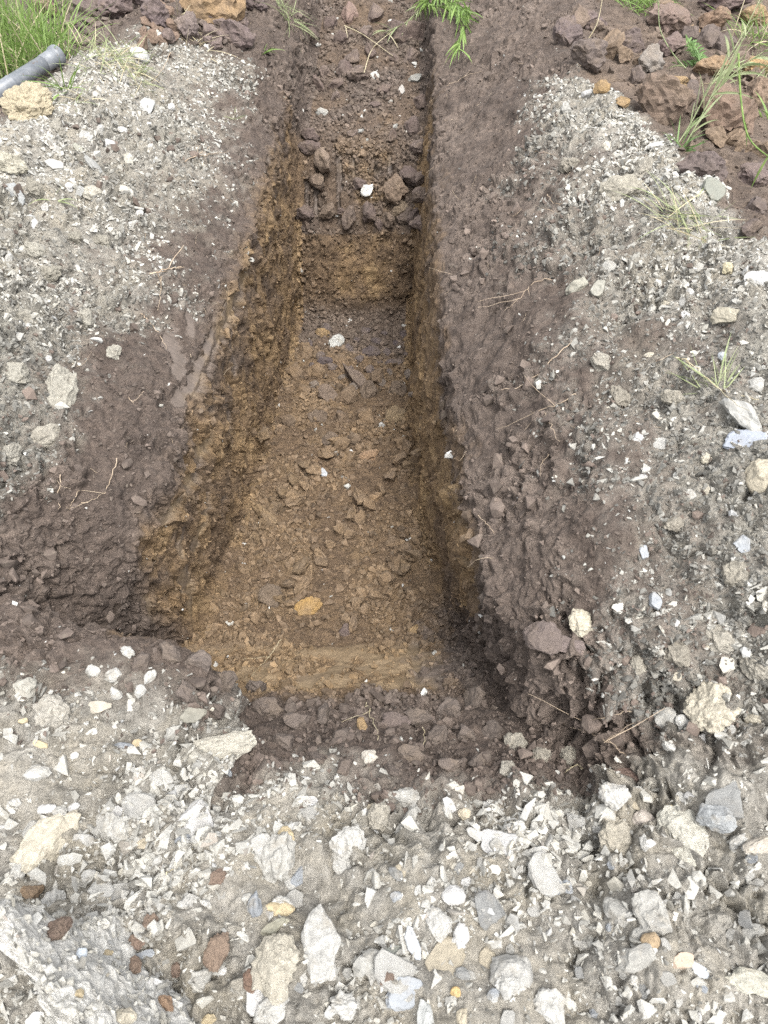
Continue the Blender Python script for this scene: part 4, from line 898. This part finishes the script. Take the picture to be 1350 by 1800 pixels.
for k in range(96):
    side = k % 2; x = (130 + (k * 59) % 350) if side == 0 else (1010 + (k * 67) % 340); y = (5 + (k * 37) % 80) if side == 0 else (10 + (k * 53) % 400)
    if side and y > (x - 1000) * .8 + 110: continue
    if side == 0: R('clod', near_label('small dark clod' if k % 4 else 'small blackish clod', x, y, UL_H), 'clod', x, y, 18 + (k * 7) % 24, 16 + (k * 5) % 18, 31 * k, 'clod', ((.118, .093, .083), (.14, .108, .098), (.17, .12, .09))[k % 3], share=k % 6, group='small clods beyond the left bank')
    else: R('clod', near_label('small brown clod', x, y, UR_H), 'clod', x, y, 24 + (k * 7) % 36, 22 + (k * 5) % 28, 31 * k, 'clod', ((.115, .091, .079), (.15, .114, .09), (.18, .132, .092))[k % 3], share=k % 6, group='small clods beyond the right bank', lift=.6, thick=.9)
# --- the many middling stones of the front gravel
COLN = [('pale grey', LG), ('grey', MG), ('whitish', WHT), ('blue-grey', BLUE), ('buff', (.42, .37, .28)), ('dark grey', DG)]
rg = np.random.default_rng(77)
for k in range(150):
    x = rg.uniform(440, 1345) if k % 4 else rg.uniform(5, 440); y = rg.uniform(1395, 1795) if k % 4 else rg.uniform(1340, 1590)
    cn, cc = COLN[rg.choice(6, p=[.34, .3, .12, .1, .06, .08])]
    st = ('rock', 'slab', 'crumbly', 'slab', 'slab')[k % 5]
    sh = {'rock': 'angular stone', 'slab': 'flat chip', 'crumbly': 'knobbly stone'}[st]
    w_ = min(84, 19 * (1 - rg.random()) ** -.58); v = rg.uniform(.85, 1.12)
    R('stone', near_label(f'{cn} {sh}', x, y, FRONT_H), 'stone', x, y, w_, w_ * rg.uniform(.5, .95), rg.uniform(0, 180), st, tuple(q * v for q in cc), share=30 + k % 11, group=f'{cn} {sh}s in the front gravel', mat='stone' if st != 'slab' else None)

# ------------------------------------------------------------------ pipe
def tube_rings(rings, A, B, seg=48):
    A, B = Vector(A), Vector(B); z = (B - A).normalized(); x = z.orthogonal().normalized(); y = z.cross(x); L = (B - A).length
    V, F = [], []
    for (u, r) in rings:
        for k in range(seg):
            a = 2 * math.pi * k / seg; V.append(A + z * (u * L) + (x * math.cos(a) + y * math.sin(a)) * r)
    for i in range(len(rings) - 1):
        for k in range(seg):
            k2 = (k + 1) % seg; F.append((i * seg + k, i * seg + k2, (i + 1) * seg + k2, (i + 1) * seg + k))
    return np.array([v[:] for v in V]), np.array(F)
def pixel_at(px, py, t): return Vector((0, 0, H)) + ray(px, py) * t
PA, PB = pixel_at(-190, 278, 2.95), pixel_at(103, 96, 3.42)
PIPE = bpy.data.objects.new('drain_pipe', None); COL.objects.link(PIPE); PIPE.location = (PA + PB) / 2
tag(PIPE, 'grey plastic drain pipe with flared end lying beside the tall grass', 'pipe')
def pipe_part(name, rings):
    V, F = tube_rings(rings, PA, PB); me = mesh_from(name, V - np.array(PIPE.location[:]), F, None, M['pipe'], True); return link(name, me, PIPE)
rp = .034
pipe_part('pipe_barrel', [(0, rp - .006), (0, rp), (.68, rp), (.682, rp + .0012), (.687, rp + .0012), (.689, rp), (.90, rp), (.90, rp - .006), (0, rp - .006)])
sock = pipe_part('socket', [(.895, rp - .004), (.895, rp + .002), (.955, rp + .0035), (.965, rp + .0035), (.972, rp + .0105), (.992, rp + .0115), (1.0, rp + .008), (1.0, rp - .001), (.95, rp - .003), (.895, rp - .004)])
V, F = tube_rings([(.958, rp + .003), (.960, rp + .0055), (.966, rp + .0055), (.968, rp + .003)], PA, PB)
link('seal_ring', mesh_from('seal_ring', V - np.array(PIPE.location[:]), F, None, M['pipe'], True), PIPE)
V, F = tube_rings([(.684, rp + .0016), (.6855, rp + .0024), (.687, rp + .0016)], PA, PB)
link('insertion_mark', mesh_from('insertion_mark', V - np.array(PIPE.location[:]), F, None, M['pipe'], True), PIPE)

# ------------------------------------------------------------------ grasses, weeds, roots
def blade_geo(base, d, length, width, bend, rg, seg=7):
    """a grass blade: a folded strip that leans over as it rises"""
    base, d = Vector(base), Vector(d).normalized(); side = d.cross(Vector((0, 0, 1)))
    if side.length < .05: side = Vector((1, 0, 0))
    side.normalize(); a = rg.uniform(0, math.pi); side = (side * math.cos(a) + d.cross(side) * math.sin(a)).normalized()
    V, F = [], []; p = base.copy(); cur = d.copy(); tw = rg.uniform(-.15, .15)
    for i in range(seg + 1):
        u = i / seg; wd = width * (.55 + .9 * u if u < .35 else .87 * (1 - ((u - .35) / .65) ** 1.8) + .02)
        fold = cur.cross(side).normalized() * wd * .25
        V += [p - side * wd / 2, p + fold, p + side * wd / 2]
        if i < seg:
            b = 3 * i; F += [(b, b + 1, b + 4, b + 3), (b + 1, b + 2, b + 5, b + 4)]
            cur = (cur + Vector((0, 0, -1)) * bend / seg + side * tw / seg).normalized(); p = p + cur * (length / seg)
    return [v[:] for v in V], F
def merge(list_vf):
    V, F = [], []
    for v, f in list_vf: o_ = len(V); V += v; F += [tuple(i + o_ for i in q) for q in f]
    return np.array(V), np.array(F)
def plant(name, label, cat, px, py, parts, group=None, lift=0.0, t=None, lying=False):
    """an Empty at the plant's foot; parts: list of (name, list of (V,F), material)"""
    h = hit(px, py, BV); loc = h[0] if t is None else pixel_at(px, py, t)
    o = bpy.data.objects.new(name, None); COL.objects.link(o); o.location = loc; tag(o, label, cat, group)
    if lying: o.rotation_euler = (h[1] + Vector((0, 0, .25))).to_track_quat('Z', 'Y').to_euler()
    for pn, geo, mt, kind in parts:
        V, F = merge(geo); c = link(pn, mesh_from(pn, V, F, None, M[mt], True), o)
        if kind: c['kind'] = kind
    return o
def dirv(az, el): return Vector((math.cos(az) * math.cos(el), math.sin(az) * math.cos(el), math.sin(el)))
def tuft(name, label, px, py, n, L, W, spread, mt, elmin, elmax, bend, seed, singles=0, azc=None, azw=math.pi, group=None, straw=0, cat='grass', lying=False):
    rg = np.random.default_rng(seed); mass, dry, parts = [], [], []
    for k in range(n):
        r = spread * math.sqrt(rg.random()); a = rg.uniform(0, 2 * math.pi)
        az = rg.uniform(0, 2 * math.pi) if azc is None else azc + rg.uniform(-azw, azw)
        g = blade_geo((r * math.cos(a), r * math.sin(a), -.01), dirv(az, rg.uniform(elmin, elmax)), L * rg.uniform(.5, 1.1), W * rg.uniform(.6, 1.2), bend * rg.uniform(.4, 1.4), rg)
        if k < singles: parts.append(('blade', [g], mt, None))
        elif rg.random() < straw: dry.append(g)
        else: mass.append(g)
    if mass: parts.append(('blades', mass, mt, 'stuff'))
    if dry: parts.append(('dry_blades', dry, 'straw', 'stuff'))
    return plant(name, label, cat, px, py, parts, group, lying=lying)
PI = math.pi
tuft('tall_grass', 'tall fresh green grass at the upper left behind the pipe', 45, 128, 330, .50, .007, .26, 'grass', .8, 1.5, .8, 1, singles=10, straw=.12)
tuft('tall_grass', 'tall green grass at the left edge of the frame, top corner', -15, 140, 260, .52, .007, .24, 'grass', .8, 1.5, .8, 2, straw=.12)
tuft('grass_tuft', 'broad-bladed green grass in front of the pipe end', 118, 158, 14, .22, .010, .02, 'grass', .25, 1.2, .9, 3, singles=14)
tuft('grass_tuft', 'matted pale grass on the crest of the left bank', 200, 118, 190, .20, .0045, .15, 'grass_pale', .1, .9, .8, 4, straw=.35, lying=True)
tuft('grass_tuft', 'dry pale stalks lying on the crest right of the matted grass', 335, 80, 70, .18, .004, .12, 'straw', .1, .6, .5, 5, lying=True)
tuft('grass_tuft', 'single green sprig on the left wall top', 462, 92, 9, .13, .006, .01, 'grass', .3, 1.1, .8, 6, singles=9, azc=.3, azw=1.2)
tuft('grass_tuft', 'trailing grass over the left edge of the far end', 500, 20, 60, .26, .005, .07, 'grass_pale', .1, .9, .8, 7, lying=True)
tuft('grass_tuft', 'small star-shaped sprig growing from the left slope', 412, 208, 11, .10, .005, .01, 'grass_pale', .1, .8, .4, 8, singles=11, lying=True)
tuft('grass_tuft', 'tiny yellowish sprig low on the left bank', 92, 352, 6, .10, .006, .01, 'grass_pale', .3, 1.0, 1.2, 9, singles=6)
tuft('grass_tuft', 'yellow-green sprig left of the slate blade', 85, 318, 4, .11, .008, .01, 'grass', .2, .7, 1.0, 19, singles=4)
tuft('grass_tuft', 'fresh green tuft at the top edge right of the trench', 1125, 12, 150, .26, .006, .12, 'grass', .3, 1.3, 1.2, 10)
tuft('grass_tuft', 'matted pale grass lying on the middle of the right bank', 1215, 390, 90, .19, .0035, .10, 'grass_pale', .1, .7, .5, 11, straw=.3, lying=True)
tuft('grass_tuft', 'flattened pale grass runner low on the right bank', 1262, 690, 20, .15, .005, .03, 'grass_pale', .1, .5, .35, 12, singles=8, azc=PI * .95, azw=1.2, lying=True)
tuft('grass_tuft', 'grey-green sprig at the crest foot of the tall stems', 1203, 262, 16, .13, .007, .03, 'weed', .3, 1.3, .8, 13, singles=16)
tuft('grass_tuft', 'light green leafy tuft at the right edge', 1352, 215, 14, .16, .011, .02, 'grass', .2, 1.1, .7, 14, singles=14, azc=PI, azw=.9)
tuft('grass_tuft', 'grey-green leaves low at the right edge', 1352, 300, 10, .14, .012, .02, 'weed', .1, .7, .8, 15, singles=10, azc=PI, azw=.9)
tuft('grass_tuft', 'sparse pale grass on the bank behind the cracked cream lump', 130, 175, 26, .13, .004, .05, 'grass_pale', .2, 1.1, .8, 51, straw=.4)
tuft('grass_tuft', 'green grass beside the bright ochre clod at the right edge', 1330, 150, 60, .24, .006, .10, 'grass_pale', .4, 1.3, .9, 52, straw=.25)
tuft('grass_tuft', 'low yellowish grass hiding the top right ochre clod', 1335, 70, 60, .26, .006, .10, 'grass', .4, 1.3, .9, 53, straw=.3)
tuft('grass_tuft', 'thin dry tuft above the big ochre clod', 320, 30, 24, .16, .004, .05, 'straw', .2, 1.2, .6, 54)
tuft('grass_tuft', 'low green tuft between the pipe end and the big dark clod', 95, 70, 50, .20, .009, .08, 'grass', .4, 1.4, .9, 55)
# tall arching stems with narrow leaves over the right bank
def stem_geo(pts, r0, r1, seg=6):
    pts = [Vector(p) for p in pts]; V, F = [], []
    for i, p in enumerate(pts):
        d = (pts[min(i + 1, len(pts) - 1)] - pts[max(i - 1, 0)]).normalized(); x = d.orthogonal().normalized(); y = d.cross(x); r = r0 + (r1 - r0) * i / (len(pts) - 1)
        for k in range(seg): a = 2 * PI * k / seg; V.append((p + (x * math.cos(a) + y * math.sin(a)) * r)[:])
    for i in range(len(pts) - 1):
        for k in range(seg): k2 = (k + 1) % seg; F.append((i * seg + k, i * seg + k2, (i + 1) * seg + k2, (i + 1) * seg + k))
    return V, F
def curve_pts(keys, n=18):
    k = np.array([Vector(q)[:] for q in keys]); u = np.linspace(0, len(k) - 1, n); out = []
    for t in u:
        i = min(int(t), len(k) - 2); f = t - i; p0, p1, p2, p3 = k[max(i - 1, 0)], k[i], k[i + 1], k[min(i + 2, len(k) - 1)]
        out.append(Vector((.5 * (2 * p1 + (p2 - p0) * f + (2 * p0 - 5 * p1 + 4 * p2 - p3) * f * f + (3 * p1 - p0 - 3 * p2 + p3) * f ** 3)).tolist()))
    return out
def leafy_stem(label, keys, t0, t1, leafn, leafL, leafW, mt, seed, name='grass_shoot', group=None, cat='grass', r0=.0028, spread=.9):
    rg = np.random.default_rng(seed)
    if t0 is None:
        pts = []
        for (x, y) in keys:
            h = hit(x, max(y, -60), BV); pts.append(h[0] - ray(x, y).normalized() * .05 + h[1] * .04)
    else: pts = [pixel_at(x, y, t0 + (t1 - t0) * i / (len(keys) - 1)) for i, (x, y) in enumerate(keys)]
    c = curve_pts(pts); o = bpy.data.objects.new(name, None); COL.objects.link(o); o.location = c[0]; tag(o, label, cat, group)
    loc = [p - c[0] for p in c]
    V, F = stem_geo(loc, r0, r0 * .45); link('stem', mesh_from('stem', np.array(V), np.array(F), None, M[mt], True), o)
    for k in range(leafn):
        i = int((.12 + .86 * k / max(1, leafn - 1)) * (len(loc) - 2)); tng = (loc[i + 1] - loc[i]).normalized()
        d = (tng + Vector(rg.normal(size=3).tolist()) * spread * .5).normalized()
        g = blade_geo(loc[i], d, leafL * rg.uniform(.6, 1.15), leafW * rg.uniform(.7, 1.2), .7, rg)
        link('leaf', mesh_from('leaf', np.array(g[0]), np.array(g[1]), None, M[mt], True), o)
    return o
leafy_stem('longest arching grass stem reaching from the bank crest to the top right corner', [(1190, 255), (1215, 215), (1255, 140), (1300, 70), (1345, -20)], 2.75, 2.7, 14, .17, .010, 'grass_pale', 1)
leafy_stem('second grass stem running close beside the longest one', [(1200, 262), (1235, 200), (1275, 120), (1325, 40)], 2.72, 2.6, 12, .16, .010, 'grass_pale', 2)
leafy_stem('grass stem leaning right to the photo edge', [(1250, 170), (1300, 120), (1360, 80)], 2.6, 2.5, 10, .15, .012, 'grass_pale', 3)
leafy_stem('drooping green stem hanging down near the right edge', [(1298, 95), (1303, 180), (1318, 245), (1365, 285)], 2.6, 2.4, 3, .10, .012, 'grass', 4, r0=.004)
leafy_stem('lone green blade standing before the brown clods', [(1205, 120), (1180, 90), (1160, 50), (1158, 0)], 3.1, 3.0, 2, .12, .012, 'grass_pale', 5)
leafy_stem('thin dry stem standing at the top of the right slope', [(1032, 72), (1050, 40), (1060, -10)], 3.6, 3.5, 0, .1, .01, 'straw', 6, name='dry_stalk')
leafy_stem('thin dry stem in front of the tall arching stems', [(1284, 70), (1295, 40), (1312, -10)], 2.8, 2.7, 1, .1, .008, 'straw', 16, name='dry_stalk')
# feathery weed
def pinnate(base, d, up, L, n, lw, rg):
    base, d, up = Vector(base), Vector(d).normalized(), Vector(up).normalized(); side = d.cross(up).normalized(); out = []
    pts = [base + d * (L * i / 8) - Vector((0, 0, 1)) * (.25 * L * (i / 8) ** 2) for i in range(9)]
    out.append(stem_geo(pts, .0016, .0006, 5))
    for k in range(n):
        u = .15 + .85 * k / n; p = pts[min(8, int(u * 8))]
        for sg in (-1, 1):
            out.append(blade_geo(p, (d * .55 + side * sg + up * .1 * rg.normal()), L * .30 * (1 - .55 * u), lw, .3, rg, 4))
    return out
def weed(label, px, py, t, n, L, mt, seed, azc, azw, name='weed', cat='weed'):
    rg = np.random.default_rng(seed); o = bpy.data.objects.new(name, None); COL.objects.link(o); o.location = pixel_at(px, py, t) if t else hit(px, py, BV)[0]; tag(o, label, cat)
    for k in range(n):
        d = dirv(azc + rg.uniform(-azw, azw), rg.uniform(.1, 1.0)); V, F = merge(pinnate((0, 0, 0), d, (0, -.3, 1), L * rg.uniform(.7, 1.1), 9, .012, rg))
        link('frond', mesh_from('frond', V, F, None, M[mt], True), o)
weed('feathery grey-green weed among the brown clods', 1235, 118, None, 7, .24, 'weed', 1, PI * .8, 1.6)
for k, (keys, lb, mt) in enumerate([([(790, -30), (800, 10), (822, 60), (805, 112)], 'leafy green weed hanging over the right edge of the far end', 'grass'), ([(760, -20), (785, 8), (815, 30), (832, 38)], 'green weed shoot arching right beside the hanging one', 'grass'),
                                    ([(770, -25), (740, 20), (712, 50), (665, 70)], 'pale green shoot leaning into the trench end', 'grass_pale'), ([(740, 5), (765, 12), (800, 25), (828, 55)], 'short green shoot under the arching one', 'grass'), ([(780, -25), (770, 0), (745, 8)], 'little green shoot at the top edge', 'grass')]):
    leafy_stem(lb, keys, None, None, 46 if k != 2 else 24, .13, .012, mt, 30 + k, name='weed_shoot', cat='weed')
leafy_stem('dry stalk lying across the far end rubble', [(605, 45), (640, 62), (690, 98)], 4.5, 4.4, 2, .12, .005, 'straw', 40, name='dry_stalk')
leafy_stem('dry stalk standing in front of the far rubble', [(640, 128), (655, 85), (690, 55)], 4.4, 4.4, 2, .10, .005, 'straw', 41, name='dry_stalk')

# roots and straws: thin strands laid on or off the surface through points of the picture
def strand(name, label, keys, r, mt='root', off=.008, cat='root', group=None, branches=0, seed=0):
    pts = []
    for (x, y) in keys:
        h = hit(x, y, BV)
        if h: pts.append(h[0] + h[1] * off)
    if len(pts) < 2: return
    o_ = pts[0]; rg = np.random.default_rng(seed + int(keys[0][0])); c = curve_pts([p - o_ for p in pts], 5 * len(pts))
    c = [p + Vector((rg.normal(size=3) * .0022).tolist()) for p in c]
    r = r * .72
    geo = [stem_geo(c, r, r * .45, 5)]
    for b in range(branches):
        i = rg.integers(2, len(c) - 2); d = (c[i + 1] - c[i]).normalized() + Vector((rg.normal(size=3) * .7).tolist()); q = [c[i] + d * (.02 * j) + Vector((rg.normal(size=3) * .002).tolist()) for j in range(5)]
        geo.append(stem_geo(q, r * .6, r * .3, 4))
    V, F = merge(geo); o = link(name, mesh_from(name, V, F, None, M[mt], True)); o.location = o_
    return tag(o, label, cat, group)
strand('root', 'long thin root crossing the right slope from the gravel to the trench', [(1010, 602), (985, 622), (945, 660), (915, 680), (880, 690)], .0022, branches=2)
strand('root', 'forked pale root at the dark edge of the right bank', [(1013, 695), (975, 715), (935, 728)], .0018, branches=3)
strand('root', 'pale root at the top of the right gravel edge', [(972, 495), (940, 500), (915, 530), (890, 548)], .0018, branches=3)
strand('root', 'curved root at the foot of the right bank', [(982, 1272), (1020, 1285), (1060, 1298), (1100, 1327)], .0026, branches=2)
strand('root', 'straight root branching off towards the cream rock', [(1020, 1280), (1060, 1265), (1105, 1250)], .0018, branches=1)
strand('root', 'pale root low on the right slope near the wall edge', [(840, 905), (858, 925), (868, 940)], .0015)
strand('root', 'faint root running down the middle of the right slope', [(960, 728), (970, 755), (985, 775)], .0014)
strand('root', 'pale root high on the right slope under the weed', [(785, 155), (820, 135), (845, 128)], .0016, branches=2)
strand('root', 'root by the gravel edge of the right bank top', [(925, 265), (960, 270), (972, 275)], .0018)
strand('root', 'short bent root on the right slope below the bank top', [(965, 345), (975, 358), (992, 360)], .0018)
strand('root', 'broken root stub sticking from the left wall notch', [(262, 490), (285, 480), (312, 474)], .0042, off=.02, branches=3)
strand('root', 'thin root hanging from the notch in the left wall', [(282, 490), (281, 520), (277, 550)], .0018, off=.015, branches=2)
strand('root', 'bright root slanting down the left wall below the notch', [(246, 552), (265, 572), (282, 598), (292, 617)], .0022, off=.01)
strand('root', 'forked root spread over the gravel edge of the left bank', [(322, 288), (345, 275), (368, 261)], .0028, off=.012, branches=3)
strand('root', 'pale root beside the forked one', [(350, 277), (375, 275), (400, 270)], .0022, off=.012)
strand('root', 'long root zigzagging low on the left wall', [(205, 810), (195, 840), (180, 870), (150, 885), (118, 898)], .0018, branches=2)
strand('root', 'upright pale root low on the left wall', [(105, 840), (103, 865), (102, 895)], .0018)
strand('root', 'second upright root low on the left wall', [(136, 860), (125, 880), (118, 896)], .0016)
strand('root', 'fine root halfway up the left wall', [(225, 700), (235, 710), (248, 690)], .0013)
strand('root', 'fine curved root under the matted grass of the left bank', [(300, 95), (285, 125), (262, 150)], .0025, off=.015)
strand('straw', 'pair of dry straws crossing at the left end of the clay ledge', [(497, 1132), (475, 1165), (445, 1200)], .0016, 'straw', .02, 'straw', branches=1)
strand('straw', 'dry straw standing in the dark earth at the trench mouth', [(640, 1235), (655, 1270), (668, 1310)], .0018, 'straw', .015, 'straw', branches=1)
strand('straw', 'short dry straw right of the purple-brown lump', [(750, 1282), (749, 1305), (748, 1322)], .0015, 'straw', .012, 'straw')
strand('straw', 'dry straw on the gravel above the crusted slab', [(288, 1545), (315, 1520), (342, 1500)], .0020, 'straw', .012, 'straw')
strand('straw', 'pale straw at the edge of the reddish topsoil patch', [(990, 1362), (1010, 1355), (1030, 1358)], .0020, 'straw', .012, 'straw')
strand('root', 'pale root crossing the lower right bank towards the slate stone', [(1190, 635), (1225, 650), (1265, 690), (1330, 705)], .0024, 'straw', .012, branches=2)
# hair roots all over the topsoil: too many to count
rg = np.random.default_rng(8)
wgt = dark * (1 - gravel) * gx * inview * ((SS < 5) | (SS > 6)) * (yy > 1.0) * (yy < 5.2); wgt /= wgt.sum()
geo = []
for i in rg.choice(len(P), 330, p=wgt):
    n = NF[i]; d = rg.normal(size=3); d[2] -= .5; d -= n * (d @ n); d /= np.linalg.norm(d); p = P[i] + n * .003; c = []
    L = rg.uniform(.03, .11)
    for j in range(6):
        c.append(Vector(p.tolist())); d = d + rg.normal(size=3) * .22; d /= np.linalg.norm(d); p = p + d * L / 6
    geo.append(stem_geo(c, .0009, .0004, 3))
V, F = merge(geo)
tag(link('hair_roots', mesh_from('hair_roots', V, F, None, M['root'], True)), 'fine hair roots sticking out of the topsoil on both walls', 'roots', kind='stuff')
